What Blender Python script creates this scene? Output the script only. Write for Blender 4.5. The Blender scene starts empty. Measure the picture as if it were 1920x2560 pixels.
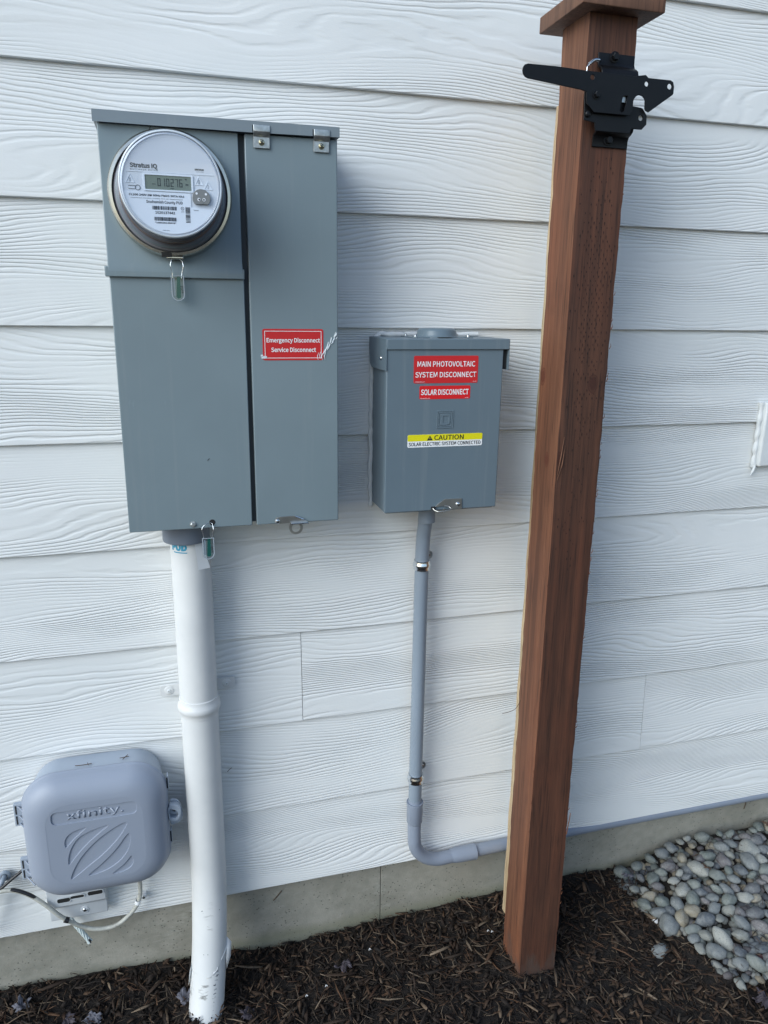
import bpy, bmesh, math, random
import numpy as np
from mathutils import Vector, Matrix, noise as mnoise
random.seed(7); np.random.seed(7)
PI = math.pi
S = bpy.context.scene
COL = S.collection

# ------------------------------------------------------------------ camera, world, sun, exposure
F_PX, YAW, PITCH, ROLL = 1867.7, 0.275584, -0.261948, 0.0128319
cy, sy = math.cos(YAW), math.sin(YAW)
fwd = Vector((sy*math.cos(PITCH), cy*math.cos(PITCH), math.sin(PITCH)))
rt = Vector((cy, -sy, 0)); up = rt.cross(fwd)
cr, sr = math.cos(ROLL), math.sin(ROLL)
r2 = rt*cr + up*sr; u2 = up*cr - rt*sr
cd = bpy.data.cameras.new("camera"); cam = bpy.data.objects.new("camera", cd); COL.objects.link(cam)
cd.sensor_fit = 'VERTICAL'; cd.sensor_height = 24.0; cd.lens = 24.0*F_PX/2560.0
cd.clip_start = 0.02; cd.clip_end = 500
m = Matrix.Identity(4)
for i in range(3):
    m[i][0] = r2[i]; m[i][1] = u2[i]; m[i][2] = -fwd[i]
m.translation = Vector((0.0, -1.41251, 1.24969)); cam.matrix_world = m
S.camera = cam

SUN_DIR = Vector((-0.82, -0.52, 0.56)).normalized()      # towards the bright part of the sky
W = bpy.data.worlds.new("World"); S.world = W; W.use_nodes = True
wn = W.node_tree.nodes; wl = W.node_tree.links
sky = wn.new('ShaderNodeTexSky'); sky.sky_type = 'NISHITA'; sky.sun_disc = False
sky.sun_elevation = math.asin(SUN_DIR.z); sky.sun_rotation = math.atan2(SUN_DIR.x, SUN_DIR.y)
sky.air_density = 1.0; sky.dust_density = 1.0; sky.ozone_density = 1.5
wl.new(sky.outputs[0], wn['Background'].inputs[0]); wn['Background'].inputs[1].default_value = 0.10
sd = bpy.data.lights.new("sun", 'SUN'); sd.energy = 1.5; sd.angle = math.radians(42); sd.color = (0.87, 0.965, 1.0)
sun = bpy.data.objects.new("sun", sd); COL.objects.link(sun)
sun.rotation_euler = SUN_DIR.to_track_quat('Z', 'Y').to_euler(); sun.location = (-3, -2, 4)
S.view_settings.view_transform = 'Standard'; S.view_settings.look = 'None'
S.view_settings.gamma = 1; S.view_settings.exposure = 0.88
try: S.view_settings.use_curve_mapping = False
except Exception: pass

# ------------------------------------------------------------------ material helpers
class NT:
    def __init__(s, name):
        s.m = bpy.data.materials.new(name); s.m.use_nodes = True
        s.n = s.m.node_tree.nodes; s.l = s.m.node_tree.links; s.b = s.n['Principled BSDF']
    def new(s, t, **k):
        n = s.n.new(t)
        for a, v in k.items(): setattr(n, a, v)
        return n
    def put(s, sock, v):
        if v is None: return
        if hasattr(v, 'is_linked') or isinstance(v, bpy.types.NodeSocket): s.l.new(v, sock)
        else: sock.default_value = v
    def math(s, op, a, b=None, c=None, clamp=False):
        n = s.new('ShaderNodeMath', operation=op, use_clamp=clamp)
        s.put(n.inputs[0], a)
        if b is not None: s.put(n.inputs[1], b)
        if c is not None: s.put(n.inputs[2], c)
        return n.outputs[0]
    def xyz(s, kind='Object'):
        tc = s.new('ShaderNodeTexCoord'); sp = s.new('ShaderNodeSeparateXYZ')
        s.l.new(tc.outputs[kind], sp.inputs[0]); return sp.outputs[0], sp.outputs[1], sp.outputs[2]
    def comb(s, x, y, z):
        n = s.new('ShaderNodeCombineXYZ'); s.put(n.inputs[0], x); s.put(n.inputs[1], y); s.put(n.inputs[2], z); return n.outputs[0]
    def coord(s, scale=(1, 1, 1), kind='Object'):
        tc = s.new('ShaderNodeTexCoord'); mp = s.new('ShaderNodeMapping'); mp.inputs['Scale'].default_value = scale
        s.l.new(tc.outputs[kind], mp.inputs[0]); return mp.outputs[0]
    def noise(s, vec, scale=1.0, detail=2.0, rough=0.5, dist=0.0):
        n = s.new('ShaderNodeTexNoise'); s.l.new(vec, n.inputs['Vector'])
        n.inputs['Scale'].default_value = scale; n.inputs['Detail'].default_value = detail
        n.inputs['Roughness'].default_value = rough; n.inputs['Distortion'].default_value = dist
        return n.outputs['Fac']
    def voro(s, vec, scale, feature='F1'):
        n = s.new('ShaderNodeTexVoronoi', feature=feature); s.l.new(vec, n.inputs['Vector']); n.inputs['Scale'].default_value = scale
        return n.outputs['Distance']
    def ramp(s, fac, stops, interp='LINEAR'):
        n = s.new('ShaderNodeValToRGB'); s.l.new(fac, n.inputs[0]); r = n.color_ramp; r.interpolation = interp
        while len(r.elements) < len(stops): r.elements.new(0.5)
        for e, (p, c) in zip(r.elements, stops):
            e.position = p; e.color = (c, c, c, 1) if not hasattr(c, '__len__') else (*c[:3], 1)
        return n.outputs[0]
    def mix(s, f, a, b, blend='MIX'):
        n = s.new('ShaderNodeMix', data_type='RGBA', blend_type=blend)
        s.put(n.inputs[0], f)
        s.put(n.inputs[6], (*a, 1) if isinstance(a, tuple) else a); s.put(n.inputs[7], (*b, 1) if isinstance(b, tuple) else b)
        return n.outputs[2]
    def bump(s, h, strength=0.5, dist=0.001, prev=None):
        n = s.new('ShaderNodeBump'); s.l.new(h, n.inputs['Height'])
        n.inputs['Strength'].default_value = strength; n.inputs['Distance'].default_value = dist
        if prev is not None: s.l.new(prev, n.inputs['Normal'])
        s.l.new(n.outputs[0], s.b.inputs['Normal']); return n.outputs[0]
    def col(s, v):
        s.put(s.b.inputs['Base Color'], (*v, 1) if isinstance(v, tuple) else v)
    def rough(s, v): s.put(s.b.inputs['Roughness'], v)

def simple(name, col, rough=0.5, metal=0.0, var=0.08, nscale=12, bump=0.0, bscale=300, spec=None):
    t = NT(name); v = t.coord()
    n = t.noise(v, nscale, 3, 0.6)
    c2 = tuple(min(1, c*(1+var)) for c in col); c1 = tuple(c*(1-var) for c in col)
    t.col(t.ramp(n, [(0.3, c1), (0.7, c2)]))
    t.rough(t.math('ADD', t.math('MULTIPLY', n, 0.12), rough-0.06))
    t.b.inputs['Metallic'].default_value = metal
    if spec is not None: t.b.inputs['Specular IOR Level'].default_value = spec
    if bump > 0: t.bump(t.noise(v, bscale, 2, 0.5), bump, 0.0005)
    return t.m

def mat_siding():
    t = NT('painted_fibre_cement'); x, y, z = t.xyz(); oi = t.new('ShaderNodeObjectInfo').outputs['Random']
    R = t.math('MULTIPLY', oi, 61.0)
    # every board has its own embossed cedar grain
    wa = t.noise(t.comb(t.math('MULTIPLY', x, 1.5), t.math('MULTIPLY', z, 7.0), R), 1, 1.0, 0.45)
    wb = t.noise(t.comb(t.math('MULTIPLY', x, 9.0), t.math('MULTIPLY', z, 34.0), R), 1, 2.0, 0.55)
    ph = t.math('ADD', t.math('MULTIPLY', z, t.math('MULTIPLY_ADD', t.math('FRACT', t.math('MULTIPLY', oi, 7.3)), 75.0, 105.0)), t.math('MULTIPLY', wa, 25.0))
    ph = t.math('ADD', ph, t.math('MULTIPLY', wb, 1.3))
    s = t.math('SINE', t.math('MULTIPLY', ph, 2*PI))
    prof = t.ramp(t.math('MULTIPLY_ADD', s, 0.5, 0.5), [(0.0, 0.0), (0.30, 0.55), (0.62, 0.95), (1.0, 1.0)])
    mk = t.noise(t.comb(t.math('MULTIPLY', x, 2.2), t.math('MULTIPLY', z, 13.0), t.math('ADD', R, 9.0)), 1, 2.0, 0.6)
    mask = t.ramp(mk, [(0.36, 0.08), (0.57, 1.0)])
    h = t.math('MULTIPLY', t.math('MULTIPLY', t.math('SUBTRACT', prof, 1.0), mask), t.math('MULTIPLY_ADD', t.math('FRACT', t.math('MULTIPLY', oi, 11.7)), 0.4, 0.85))
    st = t.noise(t.comb(t.math('MULTIPLY', x, 120.0), 0.0, t.math('MULTIPLY', z, 420.0)), 1, 2.0, 0.6)
    h = t.math('ADD', h, t.math('MULTIPLY', st, 0.16))
    t.bump(h, 1.0, 0.00095)
    dn = t.noise(t.comb(t.math('MULTIPLY', x, 3.0), 0.0, t.math('MULTIPLY', z, 5.0)), 1, 4, 0.6)
    sp = t.ramp(t.voro(t.coord((1, 1, 1)), 90), [(0.0, 1.0), (0.022, 1.0), (0.03, 0.0)])
    spm = t.math('MULTIPLY', sp, t.ramp(t.noise(t.coord(), 7, 2), [(0.62, 0.0), (0.66, 0.7)]))
    base = t.ramp(dn, [(0.3, (0.70, 0.725, 0.73)), (0.7, (0.77, 0.785, 0.785))])
    spl = t.ramp(t.voro(t.coord((1, 1, 1)), 260), [(0.0, 1.0), (0.10, 0.0)])
    low = t.math('MULTIPLY', spl, t.ramp(t.math('MULTIPLY_ADD', z, 1.0, 0.0), [(0.02, 0.75), (0.35, 0.0)]))
    low = t.math('MULTIPLY', low, t.ramp(t.noise(t.coord(), 14, 3), [(0.50, 0.0), (0.60, 1.0)]))
    stn = t.ramp(t.noise(t.coord((2.5, 1, 30)), 1, 5, 0.7), [(0.58, 0.0), (0.74, 0.16)])
    base = t.mix(stn, base, (0.42, 0.41, 0.37)); base = t.mix(low, base, (0.20, 0.17, 0.14))
    t.col(t.mix(spm, base, (0.25, 0.24, 0.22)))
    t.rough(0.55); return t.m

def mat_gray(name, col, rough=0.38):
    t = NT(name); v = t.coord(); n = t.noise(v, 5, 4, 0.6); f = t.noise(v, 700, 2, 0.5)
    c1 = tuple(c*0.95 for c in col); c2 = tuple(c*1.05 for c in col)
    base = t.ramp(n, [(0.3, c1), (0.7, c2)])
    # scuffs
    sc = t.ramp(t.noise(t.coord((9, 9, 3)), 6, 5, 0.75, 0.8), [(0.66, 0.0), (0.70, 0.32)])
    dust = t.ramp(t.voro(v, 130), [(0.0, 0.5), (0.03, 0.0)])
    stk = t.ramp(t.noise(t.coord((55, 55, 1.6)), 1, 4, 0.65), [(0.56, 0.0), (0.74, 0.16)]); base = t.mix(stk, base, (0.33, 0.35, 0.35))
    base = t.mix(sc, base, tuple(min(1, c*1.3) for c in col)); base = t.mix(dust, base, (0.5, 0.5, 0.48))
    t.col(base); t.rough(t.math('MULTIPLY_ADD', n, 0.16, rough-0.08)); t.bump(f, 0.10, 0.0003)
    return t.m

def mat_wood(name, dark, light, rough=0.7, freq=1.0, knots=(), dirt=False):
    t = NT(name); x, y, z = t.xyz()
    a = t.noise(t.coord((70*freq, 70*freq, 2.2)), 1, 4, 0.6, 0.4)
    b = t.noise(t.coord((20, 20, 1.1)), 1, 4, 0.6, 0.8)
    c = t.noise(t.coord((260, 260, 9)), 1, 2, 0.6)
    e = t.noise(t.coord((6, 6, 2.6)), 1, 3, 0.6)
    f = t.math('ADD', t.math('MULTIPLY', a, 0.62), t.math('MULTIPLY', b, 0.38))
    red = tuple(q*w for q, w in zip(light, (1.0, 0.80, 0.72)))
    base = t.mix(t.ramp(f, [(0.36, 0.0), (0.64, 1.0)]), dark, t.mix(t.ramp(e, [(0.40, 0.0), (0.62, 0.8)]), light, red))
    base = t.mix(t.ramp(c, [(0.54, 0.0), (0.68, 0.65)]), base, tuple(d*0.42 for d in dark))
    blot = t.noise(t.coord((11, 11, 5)), 1, 4, 0.7)
    base = t.mix(t.ramp(blot, [(0.55, 0.0), (0.75, 0.45)]), base, tuple(d*0.7 for d in dark))
    for kx_, ky_, kz_, kr in knots:
        dx = t.math('SUBTRACT', x, kx_); dy = t.math('SUBTRACT', y, ky_); dz = t.math('MULTIPLY', t.math('SUBTRACT', z, kz_), 0.62)
        d = t.math('SQRT', t.math('ADD', t.math('ADD', t.math('MULTIPLY', dx, dx), t.math('MULTIPLY', dy, dy)), t.math('MULTIPLY', dz, dz)))
        d = t.math('ADD', d, t.math('MULTIPLY', t.math('SUBTRACT', t.noise(t.coord(), 90, 2), 0.5), kr*0.5))
        base = t.mix(t.ramp(t.math('DIVIDE', d, kr), [(0.55, 0.75), (0.80, 0.25), (0.88, 0.8), (1.0, 0.0)]), base, (dark[0]*0.9, dark[1]*0.55, dark[2]*0.5))
    if dirt:
        dn = t.math('ADD', t.math('MULTIPLY', z, 4.0), t.noise(t.coord((25, 25, 10)), 1, 4, 0.7))
        base = t.mix(t.ramp(t.math('ADD', dn, 0.5), [(0.25, 0.75), (0.48, 0.0)]), base, (0.065, 0.050, 0.042))
    t.col(base); t.rough(rough)
    t.bump(t.math('ADD', t.math('MULTIPLY', a, 0.6), t.math('MULTIPLY', c, 0.6)), 0.7, 0.0010)
    return t.m

def mat_concrete():
    t = NT('board_formed_concrete'); v = t.coord()
    n1 = t.noise(v, 3.2, 5, 0.6); n2 = t.noise(v, 40, 4, 0.65); n3 = t.noise(v, 260, 3, 0.6)
    base = t.ramp(n1, [(0.3, (0.225, 0.215, 0.180)), (0.5, (0.29, 0.28, 0.24)), (0.7, (0.35, 0.335, 0.29))])
    st = t.ramp(t.noise(t.coord((3.5, 3.5, 5)), 1, 6, 0.75, 0.6), [(0.48, 0.0), (0.66, 0.60)]); base = t.mix(st, base, (0.17, 0.165, 0.135))
    ef = t.ramp(t.noise(t.coord((8, 8, 14)), 1, 6, 0.78, 0.6), [(0.60, 0.0), (0.70, 0.45)]); base = t.mix(ef, base, (0.42, 0.42, 0.38))
    base = t.mix(t.ramp(n2, [(0.42, 0.0), (0.66, 0.4)]), base, (0.19, 0.195, 0.165))
    pits = t.ramp(t.voro(t.coord((1, 1, 1.3)), 110), [(0.0, 1.0), (0.13, 1.0), (0.20, 0.0)])
    pits = t.math('MULTIPLY', pits, t.ramp(t.noise(v, 24, 3, 0.6), [(0.44, 0.0), (0.54, 1.0)]))
    base = t.mix(t.math('MULTIPLY', pits, 0.8), base, (0.07, 0.07, 0.06))
    x, y, z = t.xyz()
    # damp, mossy rim just above the soil
    rim = t.math('ADD', z, t.math('MULTIPLY', n1, 0.05))
    base = t.mix(t.ramp(t.math('MULTIPLY_ADD', rim, 5.0, 1.0), [(0.30, 0.5), (0.42, 0.0)]), base, (0.16, 0.165, 0.10))
    t.col(base); t.rough(0.85)
    h = t.math('SUBTRACT', t.math('ADD', t.math('MULTIPLY', n2, 0.5), t.math('MULTIPLY', n3, 0.4)), t.math('MULTIPLY', pits, 1.2))
    t.bump(h, 0.7, 0.0018); return t.m

def mat_pvc():
    t = NT('white_pvc'); v = t.coord(); x, y, z = t.xyz()
    n = t.noise(v, 9, 4, 0.6)
    base = t.ramp(n, [(0.3, (0.61, 0.625, 0.63)), (0.7, (0.69, 0.70, 0.70))])
    lowz = t.ramp(t.math('MULTIPLY_ADD', z, 2.0, 0.5), [(0.10, 1.0), (0.75, 0.0)])
    sc = t.ramp(t.noise(t.coord((30, 30, 120)), 1, 5, 0.7, 0.5), [(0.56, 0.0), (0.62, 1.0)])
    reg = t.ramp(t.noise(t.coord((22, 22, 8)), 1, 2, 0.5), [(0.56, 0.0), (0.62, 1.0)])
    f = t.math('MULTIPLY', t.math('MULTIPLY', sc, reg), lowz)
    base = t.mix(f, base, (0.13, 0.13, 0.12))
    dots = t.ramp(t.voro(v, 55), [(0.0, 1.0), (0.035, 0.0)])
    base = t.mix(t.math('MULTIPLY', dots, lowz), base, (0.10, 0.09, 0.08))
    t.col(base); t.rough(0.42); t.bump(n, 0.15, 0.002); return t.m

def mat_glass(name='clear_polycarbonate', tint=(0.93, 0.96, 1.0)):
    m = bpy.data.materials.new(name); m.use_nodes = True; nt = m.node_tree; n = nt.nodes
    for q in list(n): n.remove(q)
    out = n.new('ShaderNodeOutputMaterial'); tr = n.new('ShaderNodeBsdfTransparent'); gl = n.new('ShaderNodeBsdfGlossy')
    fr = n.new('ShaderNodeLayerWeight'); pw = n.new('ShaderNodeMath'); pw.operation = 'POWER'; pw.inputs[1].default_value = 4.0; ma = n.new('ShaderNodeMath'); ma.operation = 'MULTIPLY_ADD'; ma.inputs[1].default_value = 0.75; ma.inputs[2].default_value = 0.04; mx = n.new('ShaderNodeMixShader'); nz = n.new('ShaderNodeTexNoise')
    nz.inputs['Scale'].default_value = 30; mr = n.new('ShaderNodeMath'); mr.operation = 'MULTIPLY_ADD'
    mr.inputs[1].default_value = 0.03; mr.inputs[2].default_value = 0.01
    nt.links.new(nz.outputs[0], mr.inputs[0]); nt.links.new(mr.outputs[0], gl.inputs['Roughness'])
    tr.inputs[0].default_value = (*tint, 1); fr.inputs[0].default_value = 0.5
    nt.links.new(fr.outputs['Facing'], pw.inputs[0]); nt.links.new(pw.outputs[0], ma.inputs[0]); nt.links.new(ma.outputs[0], mx.inputs[0]); nt.links.new(tr.outputs[0], mx.inputs[1]); nt.links.new(gl.outputs[0], mx.inputs[2])
    nt.links.new(mx.outputs[0], out.inputs[0]); return m

def mat_attr(name, rough=0.8, spec=0.3):
    t = NT(name); a = t.new('ShaderNodeAttribute'); a.attribute_name = 'tint'
    n = t.noise(t.coord(), 180, 2, 0.6)
    t.col(t.mix(t.math('MULTIPLY', n, 0.6), a.outputs['Color'], (0.012, 0.009, 0.007))); t.rough(rough)
    t.b.inputs['Specular IOR Level'].default_value = spec
    return t.m

def mat_soil():
    t = NT('dark_mulch_soil'); v = t.coord()
    n1 = t.noise(v, 60, 5, 0.7); n2 = t.noise(v, 9, 3, 0.6); n3 = t.noise(v, 240, 3, 0.65)
    base = t.ramp(n1, [(0.3, (0.006, 0.005, 0.004)), (0.62, (0.018, 0.013, 0.010)), (0.8, (0.04, 0.03, 0.023))])
    base = t.mix(t.ramp(n2, [(0.4, 0.0), (0.7, 0.5)]), base, (0.018, 0.012, 0.010))
    t.col(base); t.rough(0.9); t.bump(t.math('ADD', n1, t.math('MULTIPLY', n3, 0.5)), 0.9, 0.006); return t.m

def mat_stone():
    t = NT('river_stone'); v = t.coord(); oi = t.new('ShaderNodeObjectInfo').outputs['Random']
    tone = t.ramp(oi, [(0.0, (0.150, 0.165, 0.170)), (0.16, (0.205, 0.210, 0.190)), (0.30, (0.085, 0.098, 0.115)), (0.44, (0.155, 0.174, 0.161)),
                       (0.56, (0.30, 0.305, 0.28)), (0.66, (0.130, 0.118, 0.124)), (0.76, (0.124, 0.146, 0.133)), (0.86, (0.27, 0.235, 0.17)), (0.95, (0.105, 0.108, 0.118))], 'CONSTANT')
    R = t.math('MULTIPLY', oi, 40)
    x, y, z = t.xyz()
    vv = t.comb(x, y, t.math('ADD', z, R))
    n1 = t.noise(vv, 2.2, 5, 0.7); n2 = t.noise(vv, 11, 5, 0.8); n3 = t.noise(vv, 1.6, 4, 0.6, 1.5)
    base = t.mix(t.ramp(n1, [(0.38, 0.0), (0.68, 0.5)]), tone, (0.27, 0.28, 0.27))
    base = t.mix(t.ramp(n2, [(0.50, 0.0), (0.64, 0.6)]), base, (0.055, 0.06, 0.07))
    vein = t.ramp(t.math('ABSOLUTE', t.math('SUBTRACT', n3, 0.5)), [(0.0, 1.0), (0.012, 0.0)])
    hasv = t.ramp(t.math('FRACT', t.math('MULTIPLY', oi, 13.7)), [(0.72, 0.0), (0.74, 0.6)])
    base = t.mix(t.math('MULTIPLY', vein, hasv), base, (0.40, 0.40, 0.38))
    t.col(base); t.rough(0.72); t.bump(t.math('ADD', n2, n1), 0.6, 0.0016); return t.m

M = dict(
 siding=mat_siding(),
 core=simple('fibre_cement_edge', (0.50, 0.52, 0.52), 0.8),
 gray=mat_gray('gray_enamel', (0.182, 0.235, 0.262), 0.34),
 gray_cap=mat_gray('gray_enamel_cap', (0.190, 0.230, 0.260), 0.36),
 gray2=mat_gray('dark_gray_enamel', (0.126, 0.172, 0.208), 0.36),
 gap=simple('shadow_gap_steel', (0.05, 0.06, 0.07), 0.6),
 zinc=simple('galvanised_steel', (0.50, 0.53, 0.54), 0.38, 0.85, 0.25, 90, 0.2, 200),
 chrome=simple('bright_zinc', (0.72, 0.75, 0.78), 0.16, 1.0, 0.1, 60),
 steel=simple('stainless_plate', (0.46, 0.46, 0.44), 0.34, 0.9, 0.1, 40),
 brass=simple('yellow_zinc_screw', (0.62, 0.56, 0.38), 0.25, 1.0, 0.1, 90),
 ring=simple('meter_ring_metal', (0.62, 0.60, 0.54), 0.24, 1.0, 0.12, 30),
 pvc=mat_pvc(),
 pipegray=simple('gray_painted_pvc', (0.22, 0.265, 0.32), 0.4, 0, 0.05, 8, 0.08, 400),
 pvcgray=simple('bare_gray_pvc', (0.23, 0.265, 0.33), 0.42, 0, 0.06, 9, 0.06, 300),
 collar=simple('gray_fitting', (0.17, 0.20, 0.25), 0.45),
 cablebox=simple('gray_blue_plastic', (0.275, 0.312, 0.385), 0.46, 0, 0.03, 5, 0.22, 900),
 cablebox2=simple('gray_plastic_back', (0.34, 0.39, 0.46), 0.5, 0, 0.04, 6, 0.2, 700),
 bracket=simple('painted_bracket', (0.50, 0.53, 0.56), 0.5, 0, 0.06, 20),
 black=simple('black_powder_coat', (0.006, 0.0065, 0.008), 0.36, 0, 0.15, 30, 0.12, 900, 0.28),
 blackwire=simple('black_cable', (0.015, 0.015, 0.018), 0.4),
 dark=simple('dark_cavity', (0.012, 0.013, 0.014), 0.7),
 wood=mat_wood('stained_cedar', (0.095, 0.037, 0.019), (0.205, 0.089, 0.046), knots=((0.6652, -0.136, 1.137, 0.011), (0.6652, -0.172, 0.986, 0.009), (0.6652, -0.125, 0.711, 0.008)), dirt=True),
 wood_shaded=mat_wood('shaded_incised_cedar', (0.042, 0.017, 0.010), (0.110, 0.043, 0.023), knots=((0.7259, -0.2105, 1.1297, 0.011), (0.6692, -0.2105, 0.9949, 0.008)), dirt=True),  # incised front face, with its shade also painted into the darker stain
 cap=mat_wood('stained_cap_wood', (0.10, 0.050, 0.032), (0.19, 0.098, 0.060)),
 raw=mat_wood('raw_pine', (0.36, 0.27, 0.16), (0.56, 0.46, 0.31), 0.8, 0.7),
 slit=simple('incision_dark', (0.022, 0.012, 0.009), 0.9),
 concrete=mat_concrete(), soil=mat_soil(), stone=mat_stone(),
 red=simple('red_label', (0.56, 0.018, 0.022), 0.35, 0, 0.03), red2=simple('bright_red_label', (0.66, 0.012, 0.016), 0.35, 0, 0.03),
 yellow=simple('yellow_label', (0.75, 0.68, 0.01), 0.35, 0, 0.02), white=simple('white_label', (0.82, 0.84, 0.86), 0.4, 0, 0.02),
 ink=simple('black_ink', (0.015, 0.015, 0.018), 0.5), inkgray=simple('gray_ink', (0.10, 0.115, 0.13), 0.5), softink=simple('pale_gray_ink', (0.33, 0.37, 0.42), 0.5),
 smear=simple('dried_adhesive', (0.66, 0.72, 0.76), 0.5, 0, 0.15, 200),
 blue=simple('blue_print', (0.05, 0.30, 0.45), 0.4),
 face=simple('meter_faceplate', (0.70, 0.73, 0.78), 0.35, 0, 0.02), facelow=simple('meter_nameplate', (0.80, 0.84, 0.90), 0.35, 0, 0.02),
 lcd=simple('lcd_green', (0.17, 0.205, 0.165), 0.25, 0, 0.06), seg=simple('lcd_segment', (0.018, 0.025, 0.022), 0.3),
 port=simple('gray_port', (0.20, 0.215, 0.225), 0.45), barrel=simple('meter_barrel', (0.30, 0.31, 0.35), 0.35), copper=simple('copper_band', (0.42, 0.24, 0.15), 0.35, 0.7),
 glass=mat_glass(), clear=mat_glass('clear_seal_plastic', (0.90, 0.95, 0.96)),
 green=simple('green_seal_insert', (0.01, 0.10, 0.085), 0.35), caulk=simple('paintable_caulk', (0.66, 0.69, 0.70), 0.5, 0, 0.05, 40, 0.3, 60),
 cable=simple('dirty_white_cable', (0.42, 0.42, 0.38), 0.5, 0, 0.25, 60), strand=simple('twisted_white_strand', (0.62, 0.70, 0.70), 0.4, 0, 0.1, 50),
 mulch=mat_attr('shredded_bark'), leafa=simple('dead_leaf_purple', (0.055, 0.045, 0.055), 0.7, 0, 0.3, 60, 0.3, 120),
 leafb=simple('dead_leaf_gray', (0.12, 0.12, 0.145), 0.7, 0, 0.3, 60, 0.3, 120), leafc=simple('dead_leaf_red', (0.060, 0.018, 0.022), 0.6, 0, 0.3, 50, 0.3, 120),
 leafd=simple('dead_leaf_brown', (0.10, 0.060, 0.038), 0.7, 0, 0.3, 60, 0.3, 120),
 quartz=simple('white_quartz', (0.72, 0.73, 0.76), 0.55, 0, 0.12, 80, 0.3, 200), needle=simple('dry_needle', (0.07, 0.040, 0.022), 0.7),
 paper=simple('white_scrap', (0.70, 0.70, 0.70), 0.7),
)

# ------------------------------------------------------------------ object helpers
def tag(o, label=None, cat=None, group=None, kind=None):
    if label: o['label'] = label
    if cat: o['category'] = cat
    if group: o['group'] = group
    if kind: o['kind'] = kind
    return o
def thing(name, loc, label, cat, group=None):
    o = bpy.data.objects.new(name, None); COL.objects.link(o); o.location = loc; o.empty_display_size = 0.05
    return tag(o, label, cat, group)
def link(name, me, mat, parent=None, kind=None):
    o = bpy.data.objects.new(name, me); COL.objects.link(o)
    if mat is not None and len(me.materials) == 0: me.materials.append(mat)
    if parent is not None:
        o.parent = parent
        if parent.type == 'EMPTY': o.location = -parent.location      # part meshes are written in world units
    if kind: o['kind'] = kind
    return o
def smooth(me, deg=35):
    for p in me.polygons: p.use_smooth = True
    me.set_sharp_from_angle(angle=math.radians(deg)); return me
def bev(o, w=0.001, seg=2, ang=35):
    b = o.modifiers.new('bevel', 'BEVEL'); b.width = w; b.segments = seg; b.limit_method = 'ANGLE'; b.angle_limit = math.radians(ang)
    smooth(o.data, 50); return o
def mesh(vs, fs):
    me = bpy.data.meshes.new('m'); me.from_pydata([tuple(v) for v in vs], [], fs); me.update(); return me
def fixn(me):
    b = bmesh.new(); b.from_mesh(me); bmesh.ops.recalc_face_normals(b, faces=b.faces); b.to_mesh(me); b.free(); return me
class MB:
    def __init__(s): s.v = []; s.f = []
    def add(s, vs, fs):
        k = len(s.v); s.v += [tuple(v) for v in vs]; s.f += [tuple(i+k for i in f) for f in fs]; return s
    def box(s, x0, x1, y0, y1, z0, z1, mtx=None):
        vs = [Vector((x, y, z)) for x in (x0, x1) for y in (y0, y1) for z in (z0, z1)]
        if mtx is not None: vs = [mtx @ v for v in vs]
        return s.add(vs, [(0, 1, 3, 2), (4, 6, 7, 5), (0, 4, 5, 1), (2, 3, 7, 6), (0, 2, 6, 4), (1, 5, 7, 3)])
    def tube(s, path, r, n=12, caps=True):
        P = [Vector(p) for p in path]; rs = r if hasattr(r, '__len__') else [r]*len(P)
        T = [(P[min(i+1, len(P)-1)]-P[max(i-1, 0)]).normalized() for i in range(len(P))]
        a = T[0].orthogonal().normalized(); vs = []
        for i, p in enumerate(P):
            a = (a-T[i]*a.dot(T[i])).normalized(); b = T[i].cross(a)
            vs += [p+(a*math.cos(2*PI*k/n)+b*math.sin(2*PI*k/n))*rs[i] for k in range(n)]
        fs = [(i*n+k, i*n+(k+1) % n, (i+1)*n+(k+1) % n, (i+1)*n+k) for i in range(len(P)-1) for k in range(n)]
        if caps: fs += [tuple(range(n-1, -1, -1)), tuple((len(P)-1)*n+k for k in range(n))]
        return s.add(vs, fs)
    def lathe(s, c, axis, prof, n=48, cap0=False, cap1=False):
        c = Vector(c); ax = Vector(axis).normalized()
        a = Vector((1, 0, 0)) if abs(ax.x) < 0.9 else Vector((0, 0, 1)); a = (a-ax*a.dot(ax)).normalized(); b = ax.cross(a); vs = []
        for r, h in prof: vs += [c+ax*h+(a*math.cos(2*PI*k/n)+b*math.sin(2*PI*k/n))*r for k in range(n)]
        L = len(prof); fs = [(i*n+k, i*n+(k+1) % n, (i+1)*n+(k+1) % n, (i+1)*n+k) for i in range(L-1) for k in range(n)]
        if cap0: fs.append(tuple(range(n-1, -1, -1)))
        if cap1: fs.append(tuple((L-1)*n+k for k in range(n)))
        return s.add(vs, fs)
    def extr(s, prof, x0, x1):     # closed profile in (y,z) swept along x
        n = len(prof); vs = [(x0, y, z) for y, z in prof]+[(x1, y, z) for y, z in prof]
        fs = [(i, (i+1) % n, n+(i+1) % n, n+i) for i in range(n)]+[tuple(range(n-1, -1, -1)), tuple(range(n, 2*n))]
        return s.add(vs, fs)
    def loft(s, rings, cap0=False, cap1=True):
        n = len(rings[0]); vs = [v for r in rings for v in r]
        fs = [(i*n+k, i*n+(k+1) % n, (i+1)*n+(k+1) % n, (i+1)*n+k) for i in range(len(rings)-1) for k in range(n)]
        if cap0: fs.append(tuple(range(n-1, -1, -1)))
        if cap1: fs.append(tuple((len(rings)-1)*n+k for k in range(n)))
        return s.add(vs, fs)
    def obj(s, name, mat, parent=None, sm=None, b=0, kind=None, seg=2):
        me = fixn(mesh(s.v, s.f)); o = link(name, me, mat, parent, kind)
        if sm: smooth(me, sm)
        if b: bev(o, b, seg)
        return o
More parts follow.
